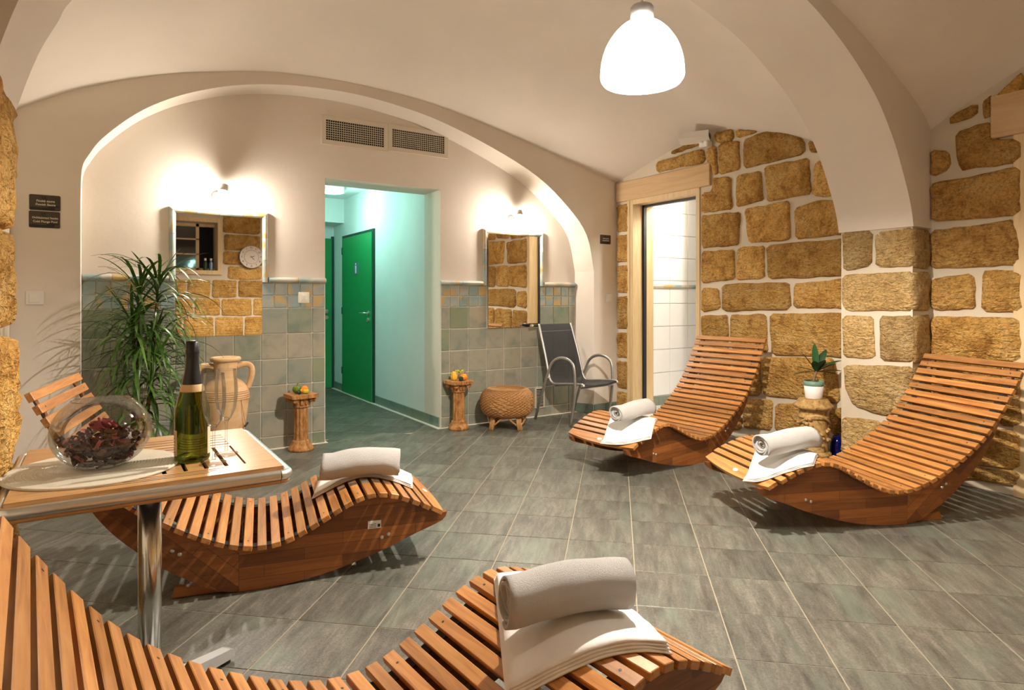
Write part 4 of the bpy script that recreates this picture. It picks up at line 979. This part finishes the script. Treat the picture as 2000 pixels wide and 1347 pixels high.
# ---- air vents
def grille(x0, x1, z0, z1, nv, nh, label, name='air_vent', border=.04, y=YB):
    t = thing(name, label, 'vent', ((x0+x1)/2, y, z0), 0); cx = (x0+x1)/2; W_, H_ = x1-x0, z1-z0
    MB().box(-W_/2+.01, W_/2-.01, -.004, .0, .01, H_-.01).build('duct_shade_plate', 'dark', t)  # flat black plate painting the shade of the duct behind the blades
    f = MB(); f.box(-W_/2, W_/2, -.016, 0, 0, border); f.box(-W_/2, W_/2, -.016, 0, H_-border, H_); f.box(-W_/2, -W_/2+border, -.016, 0, border, H_-border); f.box(W_/2-border, W_/2, -.016, 0, border, H_-border); f.build('vent_frame', 'ventpaint', t)
    for i in range(1, nh+1):
        z = border+(H_-2*border)*i/(nh+1); MB().box(-W_/2+border, W_/2-border, -.013, -.005, z-.0022, z+.0022).build('horizontal_blade', 'ventpaint', t)
    for i in range(1, nv+1):
        x = -W_/2+border+(W_-2*border)*i/(nv+1); MB().box(x-.0018, x+.0018, -.011, -.005, border, H_-border).build('vertical_blade', 'ventpaint', t)
    return t
grille(1.619, 2.232, 2.605, 2.862, 26, 8, 'ivory air vent grille above the corridor opening, left of the pair')
grille(2.234, 2.852, 2.622, 2.868, 26, 8, 'ivory air vent grille above the corridor opening, right of the pair')
grille(.23, .36, .13, .305, 0, 7, 'small white floor-level vent behind the spiky plant', 'floor_vent', .012, YB-.012); grille(3.885, 4.005, .09, .305, 0, 11, 'small white floor-level vent behind the patio chair', 'floor_vent', .012, YB-.012)
# ---- switches, socket, signs
def switch(x0, x1, z0, z1, y, label, name='light_switch', cat='switch', mat='white'):
    t = thing(name, label, cat, ((x0+x1)/2, y, (z0+z1)/2)); w_, h_ = (x1-x0)/2, (z1-z0)/2
    MB().bbox(-w_, w_, -.010, 0, -h_, h_, .003).build('switch_plate', mat, t); MB().bbox(-w_*.62, w_*.62, -.015, -.009, -h_*.68, h_*.68, .002).build('rocker', mat, t); return t
switch(-.417, -.317, 1.212, 1.305, YA, 'white light switch on the plaster left of the arch, below the signs')
switch(4.72, 4.80, 1.216, 1.306, YA, 'white light switch on the plaster right of the arch')
t = switch(1.42, 1.512, 1.217, 1.31, YB-.012, 'cream double rocker switch plate on the tiles beside the corridor', 'double_switch', 'switch', 'cream')
for sx in (-.012, .012): MB().bbox(sx-.009, sx+.009, -.019, -.014, -.02, .02, .002).build('rocker_half', 'white', t)
def round_rect(w_, h_, r, n=5):
    return [(sx*(w_-r)+r*math.cos(math.radians(a0+90*k/n)), sz*(h_-r)+r*math.sin(math.radians(a0+90*k/n))) for sx, sz, a0 in ((1, 1, 0), (-1, 1, 90), (-1, -1, 180), (1, -1, 270)) for k in range(n+1)]
def sign(x0, x1, z0, z1, lines, label, size):
    w_, h_ = (x1-x0)/2, (z1-z0)/2; t = thing('room_sign', label, 'sign', ((x0+x1)/2, YA, (z0+z1)/2))
    MB().prism(round_rect(w_, h_, .009), -.005, 0, lambda a, b, d: (a, d, b)).build('plate', 'signbrown', t)
    hl = [(-w_*.96, -h_*.94), (w_*.62, -h_*.94), (w_*.66, -h_*.55), (w_*.95, -h_*.50), (w_*.80, -h_*.32), (w_*.48, -h_*.22), (w_*.28, -h_*.40), (w_*.1, -h_*.62), (-w_*.3, -h_*.66), (-w_*.7, -h_*.60), (-w_*.96, -h_*.62)]
    MB().prism(hl, -.0056, -.005, lambda a, b, d: (a, d, b)).build('mountain_silhouette', 'signblack', t)
    em = MB()
    for sx in (-.14, .02): em.prism([(w_*(sx-.10), h_*.82), (w_*(sx+.0), h_*.45), (w_*(sx+.14), h_*.28), (w_*(sx+.05), h_*.55), (w_*(sx-.03), h_*.85)], -.0056, -.005, lambda a, b, d: (a, d, b))
    em.prism([(w_*.0, h_*.72), (w_*.22, h_*.80), (w_*.05, h_*.82)], -.0056, -.005, lambda a, b, d: (a, d, b)); em.build('emblem', 'signblack', t)
    for i, s_ in enumerate(lines):
        text_mesh('lettering', s_, size, 'signtext', t, (.004, -.0066, h_*(.20-.46*i)), (math.pi/2, 0, 0))
    return t
sign(-.398, -.226, 1.852, 1.957, ('Finská sauna', 'Finnish Sauna'), 'dark brown sign reading Finská sauna, Finnish Sauna', .0205)
sign(-.400, -.228, 1.734, 1.846, ('Ochlazovací bazén', 'Cold Plunge Pool'), 'dark brown sign reading Ochlazovací bazén, Cold Plunge Pool', .0192)
sign(4.634, 4.785, 1.862, 1.962, ('Finská sauna', 'Finnish Sauna'), 'small dark brown sign right of the arch, beside the bath doorway', .0175)
# motion detector
t = thing('motion_detector', 'white motion detector on a bracket under the vault', 'sensor', (XR-.04, 4.06, 2.70))
MB().bbox(-.05, .03, -.05, .05, -.01, .05, .008).build('bracket', 'white', t)
T = Matrix.Translation((-.11, .05, .085)) @ Matrix.Rotation(math.radians(30), 4, 'Z') @ Matrix.Rotation(math.radians(14), 4, 'Y')
h = MB(); h.prism([(-.06, -.03), (.07, -.035), (.085, .0), (.07, .035), (-.06, .03)], -.14, .14, lambda a, b, d: tuple(T @ Vector((a, d, b)))); h.build('housing', 'white', t)
MB().box(-.02, .035, -.146, -.138, -.015, .02, T).build('lens', 'black', t)
MB().tube([(-.03, .0, .03), (-.09, .03, .07)], .018, 10).build('knuckle', 'white', t)
# ---- small fluted pedestals with gourds
def flutes(n, d): return lambda a, z: 1-d*max(0, math.cos(n*a))**2 if .11 < z < .34 else 1
def pedestal(x, y, yaw, label):
    t = thing('fluted_pedestal', label, 'pedestal', (x, y, 0), yaw, 'fluted terracotta pedestals')
    MB().lathe([(0, 0), (.098, 0), (.102, .012), (.098, .026), (.088, .036), (.080, .055), (.070, .068), (.072, .075), (.066, .084), (.060, .09)], 28).build('base', 'terracotta', t, True)
    MB().lathe([(.060, .085)]+[(.058-.004*k/12, .09+.27*k/12) for k in range(13)], 72, None, lambda a, z: 1-.19*max(0, math.cos(11*a))**2).build('fluted_shaft', 'terracotta', t, True)
    MB().lathe([(.054, .355), (.064, .358), (.066, .366), (.060, .372), (.062, .40), (.072, .425), (.078, .44)], 28).build('capital', 'terracotta', t, True)
    s_ = .112; b = MB(); P = round_rect(s_, s_, .03, 4); P = [(px*(1-.10*(1 if abs(abs(px)-abs(py)) > .06 else 0)), py*(1-.10*(1 if abs(abs(px)-abs(py)) > .06 else 0))) for px, py in P]
    b.prism(P, .438, .468, lambda a, c, d: (a, c, d)); b.build('abacus', 'terracotta', t)
    for sx in (-1, 1):
        for sy in (-1, 1):
            v = MB(); c = (.072*sx, .072*sy); v.tube([(c[0]-.012*sy, c[1]+.012*sx, .418), (c[0]+.012*sy, c[1]-.012*sx, .418)], .021, 14); v.tube([(c[0]-.016*sy, c[1]+.016*sx, .418), (c[0]+.016*sy, c[1]-.016*sx, .418)], .010, 10); v.build('volute', 'terracotta', t)
    for k in range(10):
        a = 2*math.pi*k/10; lf = MB(); lf.sphere((.066*math.cos(a), .066*math.sin(a), .40), .013, .013, .026, 8, 6); lf.build('acanthus_leaf', 'terracotta', t, True)
    return t
pedestal(1.40, 5.37, .15, 'fluted terracotta pedestal left of the corridor, holding green and orange gourds'); pedestal(2.90, 5.41, .1, 'fluted terracotta pedestal right of the corridor, holding yellow gourds')
def gourd(name, mat, label, loc, prof, rot, ribs=8, amp=.06, stem=True):
    t = thing(name, label, 'gourd', loc, 0, 'ornamental gourds'); T = Euler(rot).to_matrix().to_4x4()
    MB().lathe([tuple(p) for p in spline(prof, 3)], 40, T, lambda a, z: 1-amp*abs(math.sin(ribs*a/2))).build('gourd_body', mat, t, True)
    if stem: e = prof[-1][1]; MB().tube([T @ Vector((0, 0, e-.004)), T @ Vector((.003, 0, e+.012)), T @ Vector((.008, 0, e+.018))], .004, 6).build('gourd_stem', 'stem', t)
    return t
zt = .468
rd = [(0, 0), (.022, .004), (.036, .02), (.038, .038), (.028, .056), (.01, .064), (0, .064)]; pear = [(0, 0), (.018, .004), (.028, .018), (.026, .034), (.016, .052), (.011, .075), (.007, .092), (0, .094)]
gourd('round_gourd', 'greengourd', 'mottled green ribbed gourd on the left fluted pedestal', (1.375, 5.395, zt+.002), rd, (0, 0, 0), 12, .12)
gourd('pear_gourd', 'orange', 'orange long-necked gourd on the left fluted pedestal', (1.445, 5.345, zt+.052), pear, (.2, -2.05, 0), 4, .02)
gourd('oval_gourd', 'limegourd', 'yellow green oval gourd at the front of the left pedestal', (1.452, 5.325, zt+.022), [(0, 0), (.016, .006), (.02, .025), (.016, .046), (0, .052)], (0, -1.57, .1), 10, .1, False)
gourd('dark_gourd', 'darkgreen', 'tiny dark green gourd at the front of the left pedestal', (1.385, 5.315, zt+.0175), [(0, 0), (.014, .004), (.017, .018), (.012, .034), (0, .038)], (0, -1.4, .4), 6, .06, False)
gourd('crown_gourd', 'yellow', 'yellow crown shaped gourd on the right fluted pedestal', (2.868, 5.43, zt+.002), [(0, 0), (.022, .003), (.034, .018), (.036, .04), (.028, .062), (.018, .085), (0, .088)], (.1, -.15, 0), 5, .28)
gourd('turban_gourd', 'orange', 'orange and yellow curled gourd on the right fluted pedestal', (2.935, 5.385, zt+.002), rd, (.1, .15, 0), 8, .1)
gourd('green_patch_gourd', 'darkgreen', 'dark green small gourd in front on the right pedestal', (2.890, 5.343, zt+.002), [(0, 0), (.018, .004), (.022, .022), (.016, .04), (0, .044)], (0, 0, 0), 6, .06, False)
t = gourd('star_gourd', 'limegourd', 'pale yellow winged gourd on top of the right pedestal pile', (2.905, 5.40, zt+.066), [(0, 0), (.014, .004), (.02, .014), (.012, .024), (0, .026)], (.3, .2, 0), 6, .3)
for k in range(5):
    a = 2*math.pi*k/5+.3; MB().tube([(.010*math.cos(a), .010*math.sin(a), .016), (.03*math.cos(a), .03*math.sin(a), .024), (.044*math.cos(a), .044*math.sin(a), .036)], [.008, .007, .003], 7).build('wing', 'limegourd', t, True)
# ---- amphora
am = thing('amphora', 'pale clay amphora with two handles behind the wine bottle', 'vase', (.80, 5.22, 0), -.1)
ap = [(0, 0), (.085, .0), (.092, .02), (.105, .10), (.135, .26), (.158, .42), (.163, .52), (.150, .585), (.118, .625), (.086, .645), (.080, .67), (.082, .76), (.092, .785)]
MB().lathe([tuple(p) for p in spline(ap[1:], 4)]+[(.080, .785), (.07, .76), (.068, .66), (.05, .64), (0, .635)], 44).build('body', 'amphora', am, True)
MB().lathe([(.083, .775), (.104, .783), (.110, .796), (.104, .81), (.092, .813), (.08, .805), (.078, .78)], 44).build('rim', 'amphora', am, True)
for z in (.50, .515, .53, .545, .56): MB().tube([((.1655-.03*max(0, (z-.53)/.05)**1.2*.4)*math.cos(a), (.1655-.03*max(0, (z-.53)/.05)**1.2*.4)*math.sin(a), z) for a in np.linspace(0, 2*math.pi, 41)], .005, 6, False).build('band', 'amphora', am, True)
for sx in (-1, 1):
    pts = spline([(.075*sx, 0, .735), (.125*sx, 0, .752), (.172*sx, 0, .742), (.188*sx, 0, .70), (.180*sx, 0, .64), (.155*sx, 0, .565)], 5)
    MB().tube(pts, .021, 12).build('handle', 'amphora', am, True)
tg = MB(); tg.tube([(.10, -.135, .50), (.115, -.13, .40), (.135, -.10, .30)], .0025, 6); tg.build('cord', 'rattan', am); MB().tube([(.125, -.105, .29), (.14, -.10, .305), (.15, -.095, .32)], .007, 8).build('cord_knot', 'black', am)
# ---- spiky dracaena
dr = thing('dracaena', 'tall spiky green dracaena in a white pot, left of the mirror', 'plant', (.22, 5.18, 0))
MB().lathe([(0, 0), (.095, 0), (.105, .03), (.128, .30), (.138, .30), (.138, .34), (.128, .345), (.122, .34), (.118, .31), (0, .31)], 36).build('pot', 'potwhite', dr, True)
MB().lathe([(0, .322), (.119, .318), (.119, .30)], 24).build('soil', 'soil', dr)
leaf_me = []
for v in range(7):
    L = [.50, .56, .46, .42, .52, .38, .48][v]; dr_ = [.34, .44, .52, .24, .60, .12, .40][v]; n = 9; V = []; F = []
    for i in range(n+1):
        s_ = i/n; wd = .0108*(math.sin(math.pi*min(1, s_*.9+.12))**.6)*(1 if s_ < .98 else .2)
        x = L*s_*(1-.25*dr_*s_*s_*2); z = L*.55*s_-dr_*2.4*L*s_*s_*.75
        V += [(x, -wd, z+.003), (x, 0, z), (x, wd, z+.003)]
    for i in range(n): F += [(3*i, 3*i+3, 3*i+4, 3*i+1), (3*i+1, 3*i+4, 3*i+5, 3*i+2)]
    leaf_me.append(mesh('leaf', V, F, 'leaf', True))
rnd = random.Random(11)
stems = [((.05, .0), (.13, -.02), 1.38, 72), ((-.03, .02), (.02, .04), 1.33, 64), ((.0, -.04), (-.03, -.03), 1.10, 52), ((.04, .04), (.12, .02), .98, 46), ((.03, -.03), (.10, -.08), .80, 56)]
for (x0, y0), (x1, y1), hz, nl in stems:
    st_ = MB(); st_.tube([(x0, y0, .30), ((x0+x1)/2+.01, (y0+y1)/2, (.3+hz)/2), (x1, y1, hz)], [.014, .012, .010], 8); st_.build('stem', 'stem', dr, True)
    for k in range(nl):
        f = k/nl; z = hz-.02-.42*f**1.2; a = -math.pi*1.1+1.2*math.pi*((k*.618034) % 1)+rnd.uniform(-.1, .1); tl = rnd.uniform(-.12, .22)+(.60 if f < .22 else .12 if f < .45 else -.35 if f < .75 else -.6)
        px = x0+(x1-x0)*(z-.3)/(hz-.3); py = y0+(y1-y0)*(z-.3)/(hz-.3)
        me = leaf_me[rnd.randrange(7)]; sc = rnd.uniform(.78, 1.08)
        Y_ext = 5.18+py+math.sin(a)*.40*sc
        if Y_ext > 5.50: sc *= max(.45, (5.48-5.18-py)/max(.05, math.sin(a)*.42*sc))
        if .22+px+math.cos(a)*.42*sc < -.16: sc *= .86
        o = obj('leaf', me, dr, (px, py, z), (rnd.uniform(-.25, .25), -tl, a), (sc, sc, sc))
# ---- wicker pouf
pf = thing('wicker_pouf', 'round brown wicker pouf on short cane legs', 'pouf', (3.335, 5.225, 0)); pf.scale = (1.07, 1.07, 1.06)
pprof = spline([(0, .335), (.10, .34), (.150, .356), (.170, .362), (.192, .352), (.226, .315), (.243, .262), (.242, .205), (.222, .15), (.180, .115), (.10, .108), (0, .108)], 9)
NA = 120; V = []; F = []; m_ = len(pprof)
for i in range(NA):
    a = 2*math.pi*i/NA
    for j, (r, z) in enumerate(pprof):
        g = .0055*(1 if (i//2+j//2) % 2 else -1) if 4 < j < m_-8 else .003*(1 if j % 2 else -1)
        d = min(abs(((a-aa+math.pi) % (2*math.pi))-math.pi) for aa in (-2.36, -.79, .79, 2.36)); 
        if d < .42*(1-abs(z-.23)/.085) and abs(z-.23) < .085: g = .009*math.sin(i*math.pi/3+(j//3 % 2)*math.pi/2)*abs(math.sin(j*math.pi/3))
        V.append(((r+g)*math.cos(a), (r+g)*math.sin(a), z))
for i in range(NA):
    k = (i+1) % NA
    for j in range(m_-1): F.append((i*m_+j, k*m_+j, k*m_+j+1, i*m_+j+1))
MB().add(V, F).build('woven_body', 'wicker', pf, False)
for q in range(4):
    a = math.radians(45+90*q-38); d = Vector((math.cos(a), math.sin(a), 0)); s_ = Vector((-d.y, d.x, 0))
    for e in (-.018, 0, .018): MB().tube([d*.158+s_*e+Vector((0, 0, .135)), d*.168+s_*e*1.0+Vector((0, 0, .06)), d*.185+s_*e+Vector((0, 0, 0))], .0115, 8).build('leg', 'rattan', pf, True)
    a2 = a+math.pi/2; d2 = Vector((math.cos(a2), math.sin(a2), 0)); pts = []
    for k in range(13):
        u = k/12; an = a+.14+(math.pi/2-.28)*u; pts.append(Vector((math.cos(an), math.sin(an), 0))*.172+Vector((0, 0, .04+.072*min(1, 2.6*min(u, 1-u)))))
    MB().tube(pts, .008, 8).build('arched_brace', 'rattan', pf, True)
# ---- patio chair
ch = thing('patio_chair', 'silver tube patio chair with black mesh sling, in the corner', 'chair', (4.11, 5.06, 0), .10)
for sx in (-1, 1):
    x = .268*sx
    leg = spline([(x, -.14, 0), (x*.985, -.20, .32), (x, -.195, .56), (x, -.15, .635), (x, -.06, .665), (x, .04, .655), (x, .13, .60), (x, .20, .47)], 4)
    MB().tube([tuple(p) for p in leg]+[(x, .30, .22), (x, .385, 0)], .0125, 10, True, (1.25, .8)).build('leg_and_arm', 'alu', ch, True)
    xs = .238*sx
    fr = spline([(xs, -.30, .405), (xs, -.27, .425), (xs, -.10, .415), (xs, .10, .395), (xs, .165, .41), (xs, .20, .46), (xs*.99, .255, .65), (xs*.97, .335, .88), (xs*.95, .375, .99)], 4)
    MB().tube(fr, .0125, 10).build('sling_frame', 'alu', ch, True)
    MB().tube([(xs, -.20, .405), (x, -.197, .405)], .010, 8).build('side_bracket', 'alu', ch); MB().tube([(xs, .19, .45), (x, .205, .45)], .010, 8).build('side_bracket', 'alu', ch)
sl = spline([(-.295, .408), (-.27, .428), (-.10, .408), (.10, .388), (.160, .405), (.195, .46), (.252, .65), (.332, .88), (.372, .985)], 5); nn = len(sl)
V = []
for dd in (0, .004):
    for (y, z) in sl:
        for sx in (-.232, -.08, .08, .232): V.append((sx*(1-.05*max(0, (z-.5)/.5)), y-dd*.8, z+dd+(-.012 if abs(sx) < .1 and z < .45 else 0)))
F = []
for L in range(2):
    for i in range(nn-1):
        for k in range(3):
            a = L*nn*4+i*4+k; q = (a, a+1, a+5, a+4); F.append(q if L else q[::-1])
sling = MB().add(V, F).build('sling', 'sling', ch, True, fix=False)
for z0, y0 in ((.405, -.24), (.385, .13), (.93, .352)): MB().tube([(-.236, y0, z0-.02), (.236, y0, z0-.02)], .0095, 8).build('crossbar', 'alu', ch)
MB().tube([(-.29, .40, .975), (-.20, .40, .975)], .014, 10).build('top_bar', 'black', ch); MB().tube([(-.315, .40, .975), (-.288, .40, .975)], .016, 10).build('bar_cap', 'chrome', ch)
# ---- ornate pedestal with the little potted plant
px, py = 4.575, 2.815
pd = thing('ornate_pedestal', 'antiqued column pedestal with moulded roses by the stone pier', 'pedestal', (px, py, 0))
MB().lathe([(0, 0), (.140, 0), (.145, .02), (.135, .04), (.115, .05), (.112, .06), (.125, .07), (.125, .085), (.108, .10)], 36).build('base', 'antique', pd, True)
MB().lathe([(.106, .095), (.102, .12), (.100, .34), (.096, .355)], 36).build('shaft', 'antique', pd, True)
MB().lathe([(.094, .34), (.110, .348), (.112, .362), (.100, .372), (.098, .40), (.112, .415), (.138, .425), (.140, .445), (.128, .455), (.118, .462), (.112, .478), (.10, .492), (0, .494)], 40).build('capital', 'antique', pd, True)
rnd = random.Random(5)
for (a0, zc) in ((-2.2, .19), (-1.2, .22), (-2.9, .30), (2.4, .2), (.2, .25)):
    for q in range(9):
        a = a0+rnd.uniform(-.30, .30); z = zc+rnd.uniform(-.05, .05); r = .104
        f = MB(); f.sphere((r*math.cos(a), r*math.sin(a), z), .016, .016, .016, 8, 6); f.tube([(r*1.1*math.cos(a+dq), r*1.1*math.sin(a+dq), z+.010*math.sin(7*dq*10)) for dq in np.linspace(-.08, .08, 5)], .006, 6); f.build('moulded_rose', 'antique', pd, True)
MB().tube([((.108+.008*math.sin(3*a))*math.cos(a), (.108+.008*math.sin(3*a))*math.sin(a), .34+.035*math.sin(2*a)) for a in np.linspace(0, 6.283, 40)], .009, 8, False).build('moulded_vine', 'antique', pd, True)
pl = thing('potted_plant', 'small glossy houseplant in a white pot with green band', 'plant', (px-.012, py-.01, .494))
MB().lathe([(0, 0), (.056, 0), (.06, .006), (.070, .105), (.066, .105), (.062, .09), (0, .09)], 32).build('pot', 'potwhite', pl, True)
MB().lathe([(.0695, .098), (.0712, .1), (.0735, .135), (.0695, .135), (.066, .10)], 32).build('pot_band', 'potgreen', pl, True)
MB().lathe([(0, .112), (.066, .110)], 20).build('soil', 'soil', pl)
MB().tube([(0, 0, .10), (.004, 0, .15), (.018, -.01, .21)], [.012, .011, .009], 8).build('stem', 'stem', pl, True)
for k, (a, up, L, wd) in enumerate(((2.57, .38, .17, .017), (2.65, .08, .16, .015), (2.25, 1.0, .18, .030), (.9, 1.40, .20, .026), (-.15, 1.05, .19, .036), (-.58, .55, .21, .034), (-.70, .20, .19, .022), (-.35, .02, .18, .020), (3.6, .75, .15, .028), (4.3, .85, .14, .032), (5.2, .6, .15, .030))):
    L *= 1.15; n = 8; V = []; F = []; c = Vector((.018, -.01, .20))
    for i in range(n+1):
        s_ = i/n; r = L*s_; wv = wd*math.sin(math.pi*min(1, .06+s_*.94))**.8; z = math.sin(up)*r-.35*math.cos(up)*L*s_*s_*.5; h = math.cos(up)*r
        d = Vector((math.cos(a), math.sin(a), 0)); s3 = Vector((-d.y, d.x, 0)); m0 = c+d*h+Vector((0, 0, z)); V += [m0-s3*wv+Vector((0, 0, wv*.35)), m0, m0+s3*wv+Vector((0, 0, wv*.35))]
    for i in range(n): F += [(3*i, 3*i+3, 3*i+4, 3*i+1), (3*i+1, 3*i+4, 3*i+5, 3*i+2)]
    MB().add(V, F).build('leaf', 'leaf2', pl, True, fix=False)
bb = thing('blue_glass_globe', 'dark blue glass object on the floor between pedestal and pier', 'ornament', (4.77, 2.735, 0)); MB().lathe([(0, .002), (.03, .0), (.05, .03), (.062, .09), (.055, .16), (.03, .2), (0, .21)], 24).build('globe', 'blue', bb, True); MB().lathe([(.035, .0), (.052, .0), (.052, .012), (.035, .012)], 20).build('stand', 'black', bb)
# ---- clock and bottles on the wall behind the camera, seen in the mirror
ck = thing('wall_clock', 'round cream wall clock seen in the left mirror', 'clock', (2.235, YF+.055, 1.99))
MB().tube([(0, 0, 0), (0, .03, 0)], .20, 40).build('case', 'clockink', ck); MB().tube([(0, .03, 0), (0, .034, 0)], .195, 40).build('face', 'clockface', ck)
MB().tube([(.12*math.cos(a), .036, .12*math.sin(a)) for a in np.linspace(0, 2*math.pi, 49)], .0022, 5, False).build('dial_ring', 'clockink', ck)
for k in range(1, 13):
    a = math.radians(90-30*k); text_mesh('numeral', str(k), .045, 'clockink', ck, (-.158*math.cos(a), .0352, .158*math.sin(a)), (math.pi/2, 0, math.pi))
for ang, L, wd in ((math.radians(90-30*9.62), .062, .006), (math.radians(90-6*37), .085, .005)):
    d = Vector((-math.cos(ang), 0, math.sin(ang))); s_ = Vector((-d.z, 0, d.x)); V = [tuple(-d*.025+s_*wd*.6), tuple(-d*.025-s_*wd*.6), tuple(d*L*.6-s_*wd), tuple(d*L), tuple(d*L*.6+s_*wd)]
    V = [(x, .037, z) for x, y, z in V]+[(x, .039, z) for x, y, z in V]; MB().add(V, [(0, 1, 2, 3, 4), (5, 6, 7, 8, 9)]+[(i, (i+1) % 5, (i+1) % 5+5, i+5) for i in range(5)]).build('hand', 'clockink', ck)
for x, mat, label in ((1.52, 'darkgreen', 'green spray bottle on the window sill, seen in the left mirror'), (1.61, 'bluesign', 'blue and white spray bottle on the window sill, seen in the left mirror')):
    t = thing('spray_bottle', label, 'bottle', (x, YF-.08, WZ0), 0); MB().lathe([(0, 0), (.032, 0), (.034, .01), (.034, .12), (.014, .16), (.014, .175), (0, .175)], 18).build('bottle_body', mat, t, True); MB().lathe([(0, .172), (.018, .172), (.018, .21), (0, .213)], 12).build('cap', 'white', t)
# ---- corridor lamp and bath lamp
MT['hallglow'] = M_emit('lit_corridor_lamp', (.72, 1, .93), 5)
hl_ = thing('ceiling_lamp', 'round surface ceiling lamp in the corridor', 'lamp', (2.34, 7.55, 2.60))
MB().lathe([(0, 0), (.135, 0), (.135, -.075), (.115, -.08), (.112, -.07)], 32).build('drum', 'white', hl_, True); MB().lathe([(0, -.082), (.10, -.076), (.112, -.07)], 28).build('diffuser', 'hallglow', hl_, True)
area_pt('corridor_light', 'POINT', (2.30, 7.35, 2.36), HALL_W, (.50, 1.0, .87), .06)
area_pt('corridor_light_near', 'POINT', (2.15, 6.5, 2.2), HALL_W*.3, (.50, 1.0, .87), .06)
bl_ = thing('bath_ceiling_lamp', 'ceiling lamp inside the white tiled bath, out of direct view', 'lamp', (5.95, 4.3, 2.70)); MB().lathe([(0, 0), (.14, 0), (.14, -.05), (0, -.06)], 28).build('diffuser', 'opal', bl_, True)
area_pt('bath_light', 'POINT', (5.5, 4.3, 2.55), BATH_W, (1, .92, .82), .1)
